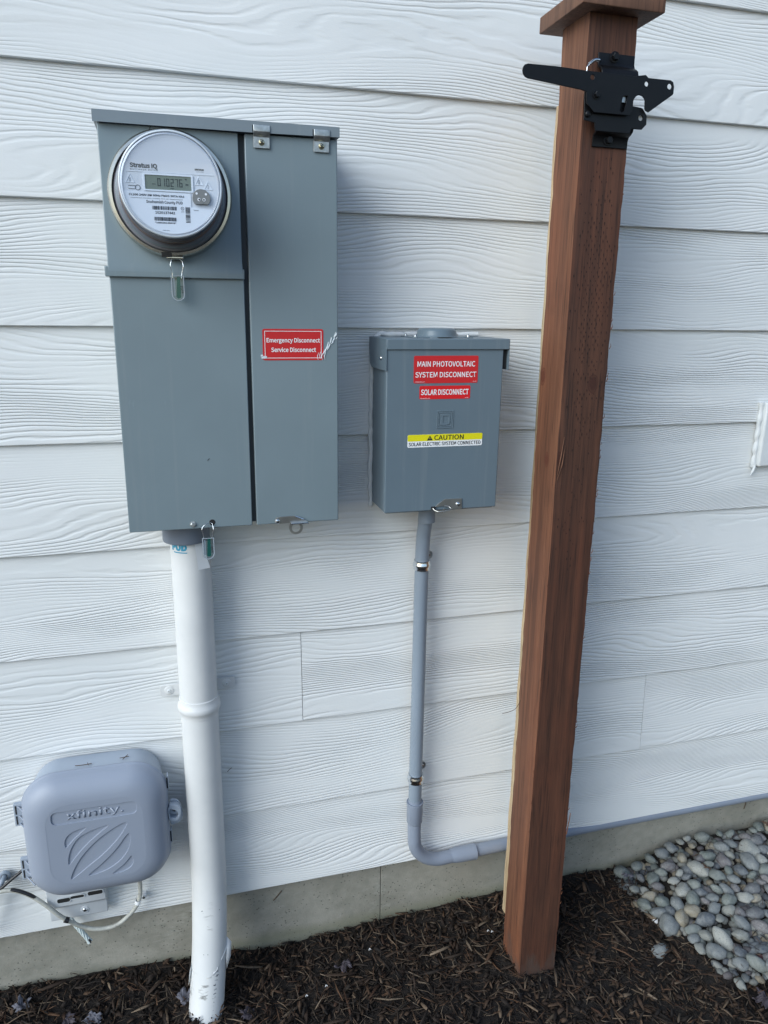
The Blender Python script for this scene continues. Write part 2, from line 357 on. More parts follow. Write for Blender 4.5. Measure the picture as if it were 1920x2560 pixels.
def spline(pts, k=8):
    P = [Vector(p) for p in pts]; P = [2*P[0]-P[1]]+P+[2*P[-1]-P[-2]]; out = []
    for i in range(1, len(P)-2):
        for j in range(k):
            t = j/k; a, b, c, d = P[i-1:i+3]
            out.append(0.5*((2*b)+(c-a)*t+(2*a-5*b+4*c-d)*t*t+(3*b-a-3*c+d)*t**3))
    out.append(P[-2]); return out
def rrect(x0, x1, z0, z1, r, n=6):
    o = []
    for cx, cz, a in ((x1-r, z1-r, 0), (x0+r, z1-r, 90), (x0+r, z0+r, 180), (x1-r, z0+r, 270)):
        for k in range(n+1):
            t = math.radians(a+90*k/n); o.append((cx+r*math.cos(t), cz+r*math.sin(t)))
    return o
def circ(cx, cz, r, n=24): return [(cx+r*math.cos(2*PI*k/n), cz+r*math.sin(2*PI*k/n)) for k in range(n)]
def chaikin(p, it=1):
    for _ in range(it):
        q = []
        for i in range(len(p)):
            a, b = p[i], p[(i+1) % len(p)]
            q += [(a[0]*.75+b[0]*.25, a[1]*.75+b[1]*.25), (a[0]*.25+b[0]*.75, a[1]*.25+b[1]*.75)]
        p = q
    return p
FRONT = Matrix.Rotation(PI/2, 4, 'X')
def plate_mesh(outline, holes, yf, th, bw=0.0):
    """flat plate facing -y whose front face lies at y=yf"""
    cu = bpy.data.curves.new('c', 'CURVE'); cu.dimensions = '2D'; cu.fill_mode = 'BOTH'
    for pl in [outline]+list(holes):
        sp = cu.splines.new('POLY'); sp.points.add(len(pl)-1); sp.use_cyclic_u = True
        for q, (x, z) in zip(sp.points, pl): q.co = (x, z, 0, 1)
    cu.extrude = max(th/2-bw, 0); cu.bevel_depth = bw; cu.bevel_resolution = 1
    o = bpy.data.objects.new('tmp', cu); COL.objects.link(o)
    me = bpy.data.meshes.new_from_object(o); bpy.data.objects.remove(o); bpy.data.curves.remove(cu)
    me.transform(Matrix.Translation((0, yf+th/2, 0)) @ FRONT); me.materials.clear()
    smooth(me, 40); return me
def plate(name, outline, yf, th, mat, parent, holes=(), bw=0.0): return link(name, plate_mesh(outline, holes, yf, th, bw), mat, parent)
FONT = None
try:
    import os
    FONT = bpy.data.fonts.load(os.path.join(bpy.utils.system_resource('DATAFILES'), 'fonts', 'Noto Sans CJK Regular.woff2'))
except Exception: FONT = None
def text_mesh(body, bold=0.0, spacing=1.0):
    cu = bpy.data.curves.new('t', 'FONT'); cu.body = body; cu.size = 1
    if FONT: cu.font = FONT; cu.size = 2.4
    cu.offset = bold+0.014; cu.space_character = spacing
    cu.align_x = 'CENTER'; cu.align_y = 'CENTER'; cu.extrude = 0.0; cu.resolution_u = 3
    o = bpy.data.objects.new('tmp', cu); COL.objects.link(o)
    me = bpy.data.meshes.new_from_object(o); bpy.data.objects.remove(o); bpy.data.curves.remove(cu); me.materials.clear(); return me
def text(body, x0, x1, zc, h, y, mat, parent, bold=0.0, name='lettering', spacing=1.0, tilt=0.0, extr=0.0):
    me = text_mesh(body, bold, spacing); co = np.array([v.co[:] for v in me.vertices]); mn = co.min(0); mx = co.max(0)
    sx = (x1-x0)/(mx[0]-mn[0]); sz = h/(mx[1]-mn[1])
    T = Matrix.Translation(((x0+x1)/2, y, zc)) @ Matrix.Rotation(tilt, 4, 'Y') @ FRONT @ Matrix.Diagonal((sx, sz, 1, 1)) @ Matrix.Translation((-(mn[0]+mx[0])/2, -(mn[1]+mx[1])/2, 0))
    me.transform(T)
    if extr:
        b = bmesh.new(); b.from_mesh(me); r = bmesh.ops.extrude_face_region(b, geom=b.faces[:])
        bmesh.ops.translate(b, verts=[e for e in r['geom'] if isinstance(e, bmesh.types.BMVert)], vec=(0, -extr, 0))
        bmesh.ops.recalc_face_normals(b, faces=b.faces); b.to_mesh(me); b.free()
    return link(name, me, mat, parent)
def screw(name, c, r, mat, parent, axis=(0, -1, 0), kind='phillips', h=None):
    h = h or r*0.7; mb = MB()
    if kind == 'hex':
        mb.lathe(c, axis, [(r*1.35, 0), (r*1.35, h*.25), (r*1.15, h*.3)], 24, True, True)
        mb.lathe(c, axis, [(r, h*.3), (r, h*1.15), (r*.82, h*1.35)], 6, True, True)
    else:
        mb.lathe(c, axis, [(r, 0), (r*.98, h*.35), (r*.75, h*.8), (r*.4, h), (r*.05, h*1.03)], 20, True, True)
    o = mb.obj(name, mat, parent, 30)
    if kind == 'phillips' and axis == (0, -1, 0):
        k = MB(); x, y, z = c
        for a in (0.5, 0.5+PI/2):
            k.box(-r*.62, r*.62, -h*1.12, -h*.6, -r*.12, r*.12, Matrix.Translation(c) @ Matrix.Rotation(a, 4, 'Y'))
        k.obj('screw_slot', M['dark'], o if parent is None or parent.type == 'EMPTY' else parent)
    return o

# ------------------------------------------------------------------ ground
def gz(x, y):
    y = min(y, 0.03); w = lambda c, s: math.exp(-((x-c)/s)**2)
    sm = min(max((0.1-x)/0.5, 0), 1); sm = sm*sm*(3-2*sm)
    z = -0.188+0.008*math.exp(y/0.12)+0.018*sm*math.exp(y/0.22)+0.012*w(0.88, 0.16)*math.exp(y/0.09)-0.012*w(0.2, 0.15)*math.exp(y/0.1)
    z += 0.010*math.exp(-(((x-0.71)/0.075)**2+((y+0.165)/0.075)**2)**2)+0.012*math.exp(-(((x+0.010)/0.06)**2+((y+0.115)/0.06)**2)**2)
    z += 0.006*mnoise.noise(Vector((x*9, y*9, 0)))+0.003*mnoise.noise(Vector((x*31, y*31, 3)))
    return z
def axis_pts(lo, hi, step, far, ratio=1.6):
    a = list(np.arange(lo, hi+1e-6, step)); d = step; p = hi
    while p < far: d *= ratio; p += d; a.append(p)
    d = step; p = lo
    while p > -far: d *= ratio; p -= d; a.insert(0, p)
    return a
gx = axis_pts(-0.9, 2.0, 0.014, 80); gy = axis_pts(-1.0, 0.05, 0.014, 80)
gv = [(x, y, gz(x, y) if (-1.5 < x < 2.6 and -1.6 < y < 0.3) else -0.188) for y in gy for x in gx]
nx = len(gx)
gf = [(j*nx+i, j*nx+i+1, (j+1)*nx+i+1, (j+1)*nx+i) for j in range(len(gy)-1) for i in range(nx-1)]
g = link('ground', smooth(mesh(gv, gf), 80), M['soil'], kind='structure')
tag(g, 'dark soil and bark mulch bed at the foot of the house wall')

# ------------------------------------------------------------------ house wall: planks + foundation
LAP = 0.2032
wall = thing('house_wall', (0.5, 0.0, -0.18), 'white painted lap siding wall with wood grain boards above a concrete foundation', 'wall')
X0, X1 = -1.3, 3.2
def plank(k, xa, xb):
    z0 = k*LAP; z1 = z0+LAP+0.028; th = 0.008; sl = 0.0086/LAP
    f = lambda z: (z-z0)*sl
    nxs = max(2, int((xb-xa)/0.08)); vs = []; 
    rows = [(z0, th+0.001), (z0, 0.0012), (z0+0.0012, 0.0), (z0+0.05, f(z0+.05)), (z0+0.1, f(z0+.1)), (z0+.16, f(z0+.16)), (z1, f(z1)), (z1, f(z1)+th)]
    for i in range(nxs+1):
        x = xa+(xb-xa)*i/nxs; w = 0.0009*mnoise.noise(Vector((x*2.3, k*7.1, 0)))
        for z, y in rows: vs.append((x, y+w*0.6, z+(0.0006*mnoise.noise(Vector((x*6, k*3.3, 5))) if z < z0+0.01 else 0)))
    n = len(rows); fs = [(i*n+j, i*n+(j+1) % n, (i+1)*n+(j+1) % n, (i+1)*n+j) for i in range(nxs) for j in range(n)]
    fs += [tuple(range(n)), tuple(nxs*n+j for j in range(n-1, -1, -1))]
    o = link('plank', smooth(fixn(mesh(vs, fs)), 30), M['siding'], wall); return o
for k in range(0, 13):
    cuts = {2: [0.226], 1: [1.071], 5: [-1.05], 8: [2.4], 0: [2.1], 4: [2.7]}.get(k, [])
    e = [X0]+cuts+[X1]
    for a, b in zip(e[:-1], e[1:]): plank(k, a+0.0006, b-0.0006)
MB().box(X0, X1, 0.020, 0.14, 0.0, 2.72).obj('sheathing', M['core'], wall)
fd = MB().box(X0, 0.4105, 0.030, 0.20, -0.6, 0.006).box(0.4125, X1, 0.0306, 0.20, -0.6, 0.006).box(0.40, 0.425, 0.034, 0.19, -0.59, 0.0)
fd.obj('foundation', M['concrete'], wall, b=0.001)
tag(wall.children[-1], 'pitted gray concrete foundation strip under the siding')

# ------------------------------------------------------------------ meter panel
P = thing('meter_panel', (0.095, 0.0, 0.881), 'tall gray steel electrical panel with round meter socket and red emergency disconnect sticker', 'electrical panel')
MB().box(-0.0825, 0.2755, -0.112, 0.0, 0.884, 1.5165).obj('enclosure', M['gray'], P, b=0.0015)
MB().box(0.1185, 0.131, -0.1135, -0.111, 0.886, 1.515).obj('gap_channel', M['gap'], P)
# cap with notches
cap = MB().box(-0.0905, 0.2795, -0.1335, 0.0, 1.5165, 1.5318)
cap.obj('top_cap', M['gray_cap'], P, b=0.0012)
out = [(-0.0910, 1.5145), (0.1418, 1.5150), (0.1418, 1.5256), (0.1684, 1.5256), (0.1684, 1.5155), (0.2361, 1.5165), (0.2361, 1.5262), (0.2630, 1.5262), (0.2630, 1.5170), (0.2798, 1.5172), (0.2798, 1.5320), (-0.0910, 1.5310)]
plate('cap_lip', out, -0.1352, 0.0016, M['gray_cap'], P)
MB().box(0.1419, 0.1683, -0.1345, -0.1337, 1.515, 1.5257).obj('cap_slot', M['gap'], P); MB().box(0.2362, 0.2629, -0.1345, -0.1337, 1.5165, 1.5263).obj('cap_slot', M['gap'], P)
# covers
uc = MB().extr([(-0.112, 1.303), (-0.131, 1.297), (-0.1318, 1.3135), (-0.1255, 1.3235), (-0.1250, 1.5155), (-0.112, 1.5155)], -0.0858, 0.1203)
uc.obj('meter_cover', M['gray'], P, b=0.0012)
MB().box(-0.0905, 0.1228, -0.1314, -0.126, 1.2970, 1.3130).obj('cover_rib', M['gray'], P, b=0.0016, seg=3)
MB().box(-0.0848, 0.1222, -0.1252, -0.112, 0.8812, 1.2990).obj('lower_cover', M['gray'], P, b=0.0014)
dr = MB().box(0.1300, 0.2776, -0.1270, -0.1125, 0.8815, 1.5150).obj('breaker_door', M['gray'], P, b=0.0018, seg=3)
for cx, cz, w in ((0.1561, 1.5040, 0.0254), (0.2509, 1.5045, 0.0254)):
    prof = [(-0.1352, 1.5262), (-0.1372, 1.5262), (-0.1374, 1.5170), (-0.1345, 1.5130), (-0.1312, 1.5105), (-0.1305, 1.4943), (-0.1285, 1.4943), (-0.1290, 1.5110), (-0.1328, 1.5140), (-0.1352, 1.5172)]
    mb = MB().extr(prof, cx-w/2, cx+w/2); h = mb.obj('hinge_clip', M['zinc'], P, b=0.0006)
    mb = MB().lathe((cx, -0.1305, cz-0.0015), (0, -1, 0), [(0.0075, 0), (0.0070, 0.0012)], 20, False, True)
    screw('screw', (cx, -0.1306, cz-0.0015), 0.0047, M['brass'], h)
screw('hex_bolt', (0.0204, -0.1255, 0.8897), 0.0040, M['zinc'], P, kind='hex')
MB().lathe((0.0529, -0.1256, 0.8913), (0, -1, 0), [(0.0052, 0), (0.0046, 0.0004)], 24, False, True).obj('seal_hole', M['dark'], P)
pl = [(0.1611,0.8870),(0.1640,0.8935),(0.1709,0.8948),(0.1975,0.8950),(0.2120,0.8888),(0.2199,0.8832),(0.1900,0.8833),(0.1718,0.8826),(0.1635,0.8827)]
la = plate('door_latch', pl, -0.1305, 0.0014, M['steel'], P, bw=0.0003)
screw('screw', (0.1663, -0.1310, 0.8873), 0.0044, M['chrome'], la)
MB().box(0.1895, 0.2205, -0.1375, -0.1305, 0.8815, 0.8835).obj('latch_lip', M['chrome'], la, b=0.0004)
MB().tube([(0.1975, -0.1315, 0.8952), (0.205, -0.1325, 0.8922), (0.212, -0.1325, 0.8892)], 0.0011, 8).obj('latch_edge', M['chrome'], la, 40)
plate('padlock_ring', circ(0.2008, 0.8695, 0.0125, 28), -0.118, 0.0014, M['steel'], P, holes=[circ(0.2008, 0.8690, 0.0078, 24)])
MB().box(0.190, 0.2115, -0.118, -0.1166, 0.8755, 0.8835).obj('ring_tab', M['steel'], P)

# sticker with border, lettering and dried adhesive
sy0 = -0.1276
st = plate('warning_sticker', rrect(0.1490, 0.2520, 1.1683, 1.2198, 0.0032, 4), sy0, 0.0005, M['red'], P); st['label'] = 'red emergency disconnect sticker with white border'
plate('sticker_border', rrect(0.1523, 0.2487, 1.1716, 1.2165, 0.0006, 2), sy0-0.00025, 0.0002, M['white'], st, holes=[rrect(0.1532, 0.2478, 1.1725, 1.2156, 0.0005, 2)])
text('Emergency Disconnect', 0.1556, 0.2461, 1.2003, 0.0098, sy0-0.0004, M['white'], st, 0.008)
text('Service Disconnect', 0.1630, 0.2392, 1.1857, 0.0078, sy0-0.0004, M['white'], st, 0.008)
mb = MB(); rr = random.Random(3)
for k in range(16):
    t = k/15; x = 0.2535+0.0235*t+rr.uniform(-.001, .001); z = 1.181+0.030*t**0.8+rr.uniform(-.004, .004); L = rr.uniform(.003, .008); a = rr.uniform(.6, 1.3)
    p = spline([(x-L*math.cos(a), -0.1277, z-L*math.sin(a)), (x, -0.1277, z), (x+L*math.cos(a)*.4, -0.1277, z+L*math.sin(a))], 3)
    p = [q for q in p if q[0] < 0.2765]
    if len(p) > 2: mb.tube(p, [0.0002+0.0008*math.sin(PI*i/(len(p)-1)) for i in range(len(p))], 5)
for x, z in ((0.2428, 1.1750), (0.2465, 1.1765), (0.2500, 1.1740), (0.2548, 1.1748)):
    mb.tube([(x, -0.1279, z-0.006), (x-0.0012, -0.1279, z), (x+0.001, -0.1279, z+0.006)], [0.0003, 0.0007, 0.0003], 5)
mb.box(0.1465, 0.1555, -0.1283, -0.1276, 1.1712, 1.1752, Matrix.Rotation(0.0, 4, 'Y')).box(0.1455, 0.149, -0.1283, -0.1275, 1.1745, 1.1775)
mb.obj('adhesive_smear', M['smear'], st, 50, kind='stuff')
# dark scratch marks
for x, z, a, L in ((-0.012, 1.5095, 1.0, 0.008), (0.035, 1.2955, 0.2, 0.006), (0.17, 0.99, 1.4, 0.005), (0.05, 1.0, 0.8, 0.006)):
    MB().tube([(x, -0.1254, z), (x+L*math.cos(a)*.5, -0.1254, z+L*.5*math.sin(a)+.001), (x+L*math.cos(a), -0.1254, z+L*math.sin(a))], [0.0003, 0.0006, 0.0002], 5).obj('scratch', M['ink'], P)

# ------------------------------------------------------------------ electric meter
CX, CZ = 0.0146, 1.4200
E_ = thing('electric_meter', (CX, -0.125, CZ), 'round glass covered electric meter with digital display reading 010276', 'meter')
ax = (0, -1, 0)
MB().lathe((CX, -0.125, CZ), ax, [(0.079, 0), (0.0915, 0.0), (0.0920, 0.004), (0.0920, 0.012), (0.0895, 0.0155), (0.0855, 0.0160), (0.0845, 0.013)], 72).obj('sealing_ring', M['ring'], E_, 40)
MB().lathe((CX, -0.125, CZ), ax, [(0.0855, 0.002), (0.083, 0.012), (0.080, 0.016), (0.076, 0.018), (0.072, 0.020)], 64).obj('base_gasket', M['barrel'], E_, 40)
br = MB().lathe((CX, -0.125, CZ), ax, [(0.073, 0.015), (0.0725, 0.045), (0.0685, 0.046), (0.0680, 0.078)], 64)
br.obj('barrel', M['barrel'], E_, 40)
MB().lathe((CX, -0.125, CZ), ax, [(0.0680, 0.076), (0.0692, 0.078), (0.0692, 0.094), (0.0680, 0.0995), (0.0660, 0.1005)], 64).obj('face_skirt', M['facelow'], E_, 40)
for d, r_ in ((0.030, 0.0742), (0.047, 0.0735)):
    MB().lathe((CX, -0.125-d, CZ), ax, [(r_-.001, -0.0012), (r_, -0.0006), (r_, 0.0006), (r_-.001, 0.0012)], 64).obj('copper_band', M['copper'], E_, 60)
MB().lathe((CX, -0.125-0.022, CZ), ax, [(0.078, -0.001), (0.0795, 0), (0.078, 0.001)], 64).obj('inner_band', M['gray'], E_, 60)
FY = -0.225
plate('faceplate', circ(CX, CZ, 0.0665, 64), FY, 0.004, M['face'], E_)
# lower nameplate: chord of the disc
th0 = math.asin(-0.0105/0.0655); arc = [(CX+0.0655*math.cos(a), CZ+0.0655*math.sin(a)) for a in np.linspace(PI-th0, 2*PI+th0-0.34, 48)]
low = arc+[(CX+0.0265, CZ-0.0285), (CX+0.0265, CZ-0.0105)]
npz = plate('nameplate', low, FY-0.0008, 0.0008, M['facelow'], E_)
MB().box(CX-0.060, CX+0.060, FY-0.0006, FY, CZ+0.0152, CZ+0.0159).obj('face_ridge', M['face'], E_)
ld = plate('display_frame', rrect(CX-0.0375, CX+0.0305, CZ-0.0090, CZ+0.0140, 0.001, 2), FY-0.0016, 0.0016, M['facelow'], E_, holes=[rrect(CX-0.0354, CX+0.0280, CZ-0.0070, CZ+0.0120, 0.0006, 2)])
plate('display', rrect(CX-0.0354, CX+0.0280, CZ-0.0070, CZ+0.0120, 0.0006, 2), FY-0.0004, 0.0004, M['lcd'], E_)
SEG = {'0': 'abcdef', '1': 'bc', '2': 'abged', '7': 'abc', '6': 'acdefg'}
mb = MB()
for i, c in enumerate('010276'):
    x = CX-0.0163+i*0.00595; z = CZ+0.0029; w = 0.0043; h = 0.0104; t = 0.0011
    for s_ in SEG[c]:
        bx = {'a': (x-w/2, x+w/2, z+h/2-t, z+h/2), 'g': (x-w/2, x+w/2, z-t/2, z+t/2), 'd': (x-w/2, x+w/2, z-h/2, z-h/2+t), 'f': (x-w/2, x-w/2+t, z+.0002, z+h/2),
              'e': (x-w/2, x-w/2+t, z-h/2, z-.0002), 'b': (x+w/2-t, x+w/2, z+.0002, z+h/2), 'c': (x+w/2-t, x+w/2, z-h/2, z-.0002)}[s_]
        mb.box(bx[0], bx[1], FY-0.0007, FY-0.0005, bx[2], bx[3])
mb.box(CX-0.001, CX+0.004, FY-0.0007, FY-0.0005, CZ-0.0050, CZ-0.0042).box(CX-0.026, CX-0.021, FY-0.0007, FY-0.0005, CZ-0.0002, CZ+0.0006)
mb.box(CX+0.020, CX+0.024, FY-0.0007, FY-0.0005, CZ+0.0005, CZ+0.0022).box(CX+0.0195, CX+0.022, FY-0.0007, FY-0.0005, CZ+0.0075, CZ+0.0092)
mb.obj('display_digit', M['seg'], E_)
ty = FY-0.0003; tl = FY-0.0010
text('Stratus IQ', CX-0.0546, CX-0.0174, CZ+0.0230, 0.0075, ty, M['inkgray'], E_, 0.03)
text('WATTHOUR METER', CX-0.0545, CX-0.0172, CZ+0.0182, 0.0017, ty, M['inkgray'], E_, spacing=1.2)
text('sensus', CX+0.0335, CX+0.0465, CZ+0.0224, 0.0025, ty, M['inkgray'], E_, 0.03)
text('a xylem brand', CX+0.036, CX+0.0465, CZ+0.0195, 0.0011, ty, M['inkgray'], E_)
text('CL200 240V 3W 60Hz FM2S 30TA Kh1', CX-0.0582, CX+0.0175, CZ-0.0148, 0.0029, tl, M['ink'], npz, 0.02)
text('CONTAINS MODEL: IT9000  FCC ID: SDBSTIIQ05', CX-0.0560, CX+0.0150, CZ-0.0192, 0.0014, tl, M['inkgray'], npz)
text('Snohomish County PUD', CX-0.0354, CX+0.0146, CZ-0.0238, 0.0052, tl, M['ink'], npz, 0.01)
text('1020137442', CX-0.0238, CX+0.0034, CZ-0.0374, 0.0036, tl, M['ink'], npz, 0.01)
text('*1N6039138678*', CX-0.0254, CX+0.0043, CZ-0.0510, 0.0022, tl, M['ink'], npz, 0.02)
text('Sensus', CX+0.0295, CX+0.0365, CZ-0.0322, 0.0017, tl, M['inkgray'], E_)
text('TYPE 300A', CX-0.0152, CX-0.0055, CZ-0.0612, 0.0011, tl, M['inkgray'], npz)
def barcode(x0, x1, z0, z1, seed, vert=False, dens=46):
    r = random.Random(seed); mb = MB(); a, b = (z0, z1) if vert else (x0, x1); p = a; st_ = (b-a)/dens
    while p < b:
        w = st_*r.choice((1, 1, 2, 3))*0.62; g_ = st_*r.choice((1, 1, 2))*0.6
        if p+w > b: break
        if vert: mb.box(x0, x1, tl-.0001, tl, p, p+w)
        else: mb.box(p, p+w, tl-.0001, tl, z0, z1)
        p += w+g_
    mb.obj('barcode', M['ink'], npz)
barcode(CX-0.0276, CX+0.0078, CZ-0.0336, CZ-0.0288, 1, dens=50)
barcode(CX-0.0256, CX+0.0053, CZ-0.0484, CZ-0.0434, 2, dens=70)
barcode(CX+0.0180, CX+0.0245, CZ-0.0495, CZ-0.0286, 5, True, 30)
def ringm(cx, cz, r, t, y, name, mat, par): return plate(name, circ(cx, cz, r, 20), y, 0.0002, mat, par, holes=[circ(cx, cz, r-t, 20)])
ringm(CX+0.0140, CZ-0.0308, 0.0023, 0.0005, tl, 'approval_mark', M['ink'], npz)
text('UL', CX+0.0130, CX+0.0150, CZ-0.0308, 0.0016, tl, M['ink'], npz)
text('LISTED', CX+0.0118, CX+0.0162, CZ-0.0352, 0.0012, tl, M['ink'], npz)
def tri(cx, zt, zb, hw, sym):
    o_ = [(cx, zt), (cx-hw, zb), (cx+hw, zb)]; k = 0.78; cz_ = (zt+2*zb)/3
    i_ = [(cx+(x-cx)*k, cz_+(z-cz_)*k) for x, z in o_]
    t_ = plate('warning_triangle', o_, ty-0.0004, 0.0007, M['facelow'], E_, holes=[i_])
    if sym: text(sym, cx-0.0009, cx+0.0009, cz_, (zt-zb)*0.5, ty, M['softink'], E_)
tri(CX-0.0555, CZ+0.0127, CZ+0.0005, 0.0062, 'N'); tri(CX+0.0390, CZ+0.0137, CZ+0.0018, 0.0062, 'I'); tri(CX+0.0515, CZ+0.0077, CZ-0.0038, 0.0062, '2')
ringm(CX-0.0456, CZ-0.0054, 0.0037, 0.0008, ty-.0002, 'pin_mark', M['inkgray'], E_)
MB().box(CX-0.0581, CX-0.049, ty-.0002, ty, CZ-0.0036, CZ-0.0029).box(CX-0.0581, CX-0.049, ty-.0002, ty, CZ-0.0078, CZ-0.0071).obj('pin_line', M['inkgray'], E_)
op = [(CX+0.0412+0.0122*math.cos(a), CZ-0.0158+0.0115*math.sin(a)) for a in np.linspace(-0.75, PI+0.75, 30)]
po = plate('optical_port', op, FY-0.0045, 0.0045, M['port'], E_, bw=0.0006)
for x, z, r_, mt in ((-0.0035, -0.0015, 0.0022, 'facelow'), (0.0035, -0.0015, 0.0022, 'facelow'), (-0.0065, 0.0065, 0.0016, 'facelow'), (0.0065, 0.0060, 0.0016, 'facelow')):
    plate('port_lens', circ(CX+0.0412+x, CZ-0.0165+z, r_, 16), FY-0.0049, 0.0006, M[mt], po)
for x in (-0.0032, 0.0032): plate('port_eye', circ(CX+0.0412+x, CZ-0.0180, 0.0012, 12), FY-0.0053, 0.0005, M['ink'], po)
plate('port_nose', circ(CX+0.0412, CZ-0.0225, 0.0019, 12), FY-0.0050, 0.0006, M['port'], po)
# glass dome with rolled edge
MB().lathe((CX, -0.125, CZ), ax, [(0.0815, 0.010), (0.0800, 0.020), (0.0755, 0.026), (0.0735, 0.045), (0.0722, 0.096), (0.0718, 0.1015), (0.0705, 0.1040), (0.0680, 0.1050), (0.0660, 0.1036), (0.0645, 0.1030), (0.0, 0.1030)], 80).obj('glass_cover', M['glass'], E_, 60)
MB().lathe((CX, -0.125, CZ), ax, [(0.0700, 0.1030), (0.0712, 0.1036), (0.0705, 0.1050), (0.0690, 0.1052), (0.0684, 0.1040)], 80).obj('cover_rim', simple('rim_highlight_plastic', (0.62, 0.68, 0.74), 0.2, 0, 0.03), E_, 60)
# ring seam: lapped ends and screw lug at the bottom
MB().box(CX-0.012, CX+0.014, -0.142, -0.128, CZ-0.0955, CZ-0.0900).obj('ring_lug', M['ring'], E_, b=0.002)
MB().box(CX-0.019, CX-0.004, -0.1425, -0.139, CZ-0.0925, CZ-0.0850, Matrix.Identity(4)).obj('ring_gap', M['dark'], E_)

def seal(cx, cz, y, wtop, label):
    t = thing('security_seal', (cx, y, cz-0.02), label, 'seal', None)
    w = 0.0100; h = 0.0385; r = w
    o_ = [(cx-w, cz), (cx-w, cz-h+r)]+[(cx+r*math.cos(a), cz-h+r+r*math.sin(a)) for a in np.linspace(PI, 2*PI, 12)][1:]+[(cx+w, cz)]
    ins = [(cx-w*.70, cz-.001), (cx-w*.70, cz-h+r), (cx-w*.45, cz-h+r*.45), (cx, cz-h+r*.25), (cx+w*.42, cz-h+r*.5), (cx+w*.42, cz-.001)]
    plate('insert', [(cx-w*.05, cz-.001), (cx-w*.30, cz-h+r*.6), (cx, cz-h+r*.35), (cx+w*.42, cz-h+r*.55), (cx+w*.42, cz-.001)], y-0.0005, 0.003, M['green'], t)
    plate('shell', o_, y-0.003, 0.0075, M['clear'], t, bw=0.0008)
    plate('shell_rim', o_, y-0.0032, 0.0012, M['softink'], t, holes=[[(cx+(x-cx)*.86, cz-h/2+(z-cz+h/2)*.95) for x, z in o_]])
    text('PUD', cx+w*.45, cx+w*.80, cz-h*.55, h*.3, y-0.0034, M['ink'], t, name='seal_print')
    MB().box(cx-w*.75, cx-w*.45, y-.0012, y-.0008, cz-h*.8, cz-.004).obj('seal_code', M['softink'], t)
    pts = [(cx-w*.7, y, cz-.004), (cx-w*.75, y, cz+.006), (cx-w*.95, y-.001, cz+.014)]+wtop+[(cx+w*1.0, y-.001, cz+.014), (cx+w*.8, y, cz+.006), (cx+w*.6, y, cz-.004)]
    MB().tube(spline(pts, 6), 0.00065, 8).obj('wire', M['chrome'], t, 60)
seal(0.0172, 1.3005, -0.1395, [(0.0095, -0.139, 1.3225), (0.012, -0.138, 1.3265), (0.019, -0.138, 1.3265), (0.0255, -0.139, 1.3225)], 'clear and green wire seal hanging under the round meter')
seal(0.0440, 0.8660, -0.1325, [(0.0365, -0.132, 0.8860), (0.044, -0.131, 0.8905), (0.0515, -0.1265, 0.8905), (0.0535, -0.131, 0.8850)], 'clear and green wire seal hanging from the panel bottom edge')

# ------------------------------------------------------------------ big white conduit
C_ = thing('white_conduit', (-0.010, -0.12, -0.18), 'thick white plastic conduit running from the meter panel down into the mulch', 'pipe')
path = spline([(0.0146, -0.041, 0.89), (0.0144, -0.041, 0.6), (0.0142, -0.041, 0.3), (0.0136, -0.044, 0.10), (0.0090, -0.062, -0.02), (0.0005, -0.088, -0.11), (-0.0100, -0.119, -0.19), (-0.030, -0.165, -0.30)], 10)
MB().tube(path, 0.0360, 48).obj('pipe', M['pvc'], C_, 60)
col_ = MB().lathe((0.0060, -0.052, 0.842), (0, 0, 1), [(0.0325, 0.0), (0.0365, -0.002), (0.0385, 0.004), (0.0385, 0.045)], 48, False, True)
col_ = MB().lathe((0.0085, -0.046, 0.8405), (0, 0, 1), [(0.0360, -0.002), (0.0415, 0.0), (0.0425, 0.003), (0.0425, 0.046)], 48, True, True)
col_.obj('collar', M['collar'], C_, 40)
# strap: bead and two wall ears
zb = 0.4975
MB().lathe((0.0142, -0.041, zb), (0, 0, 1), [(0.0360, 0.021), (0.0376, 0.020), (0.0378, 0.011), (0.0405, 0.007), (0.0415, 0.001), (0.0405, -0.005), (0.0380, -0.008), (0.0376, -0.016), (0.0360, -0.017)], 48).obj('strap_band', M['pvc'], C_, 50)
for s_, z in ((-1, 0.5165), (1, 0.5185)):
    x = 0.0142+s_*0.0565
    e = plate('strap_ear', rrect(min(x-s_*.026, x+s_*.0155), max(x-s_*.026, x+s_*.0155), z-0.0115, z+0.0115, 0.004, 4), -0.006, 0.0022, M['pvc'], C_, bw=0.0005)
    MB().lathe((x, -0.006, z), ax, [(0.0092, 0), (0.0090, 0.0010), (0.0080, 0.0016)], 28, False, True).obj('washer', M['pvc'], e, 40)
    MB().lathe((x, -0.0075, z), ax, [(0.0034, 0), (0.0030, 0.002), (0.0012, 0.0024)], 16, False, True).obj('screw', M['caulk'], e, 40)
    MB().lathe((x, -0.0095, z), ax, [(0.0011, 0), (0.0009, 0.0005)], 10, False, True).obj('screw_slot', M['dark'], e)
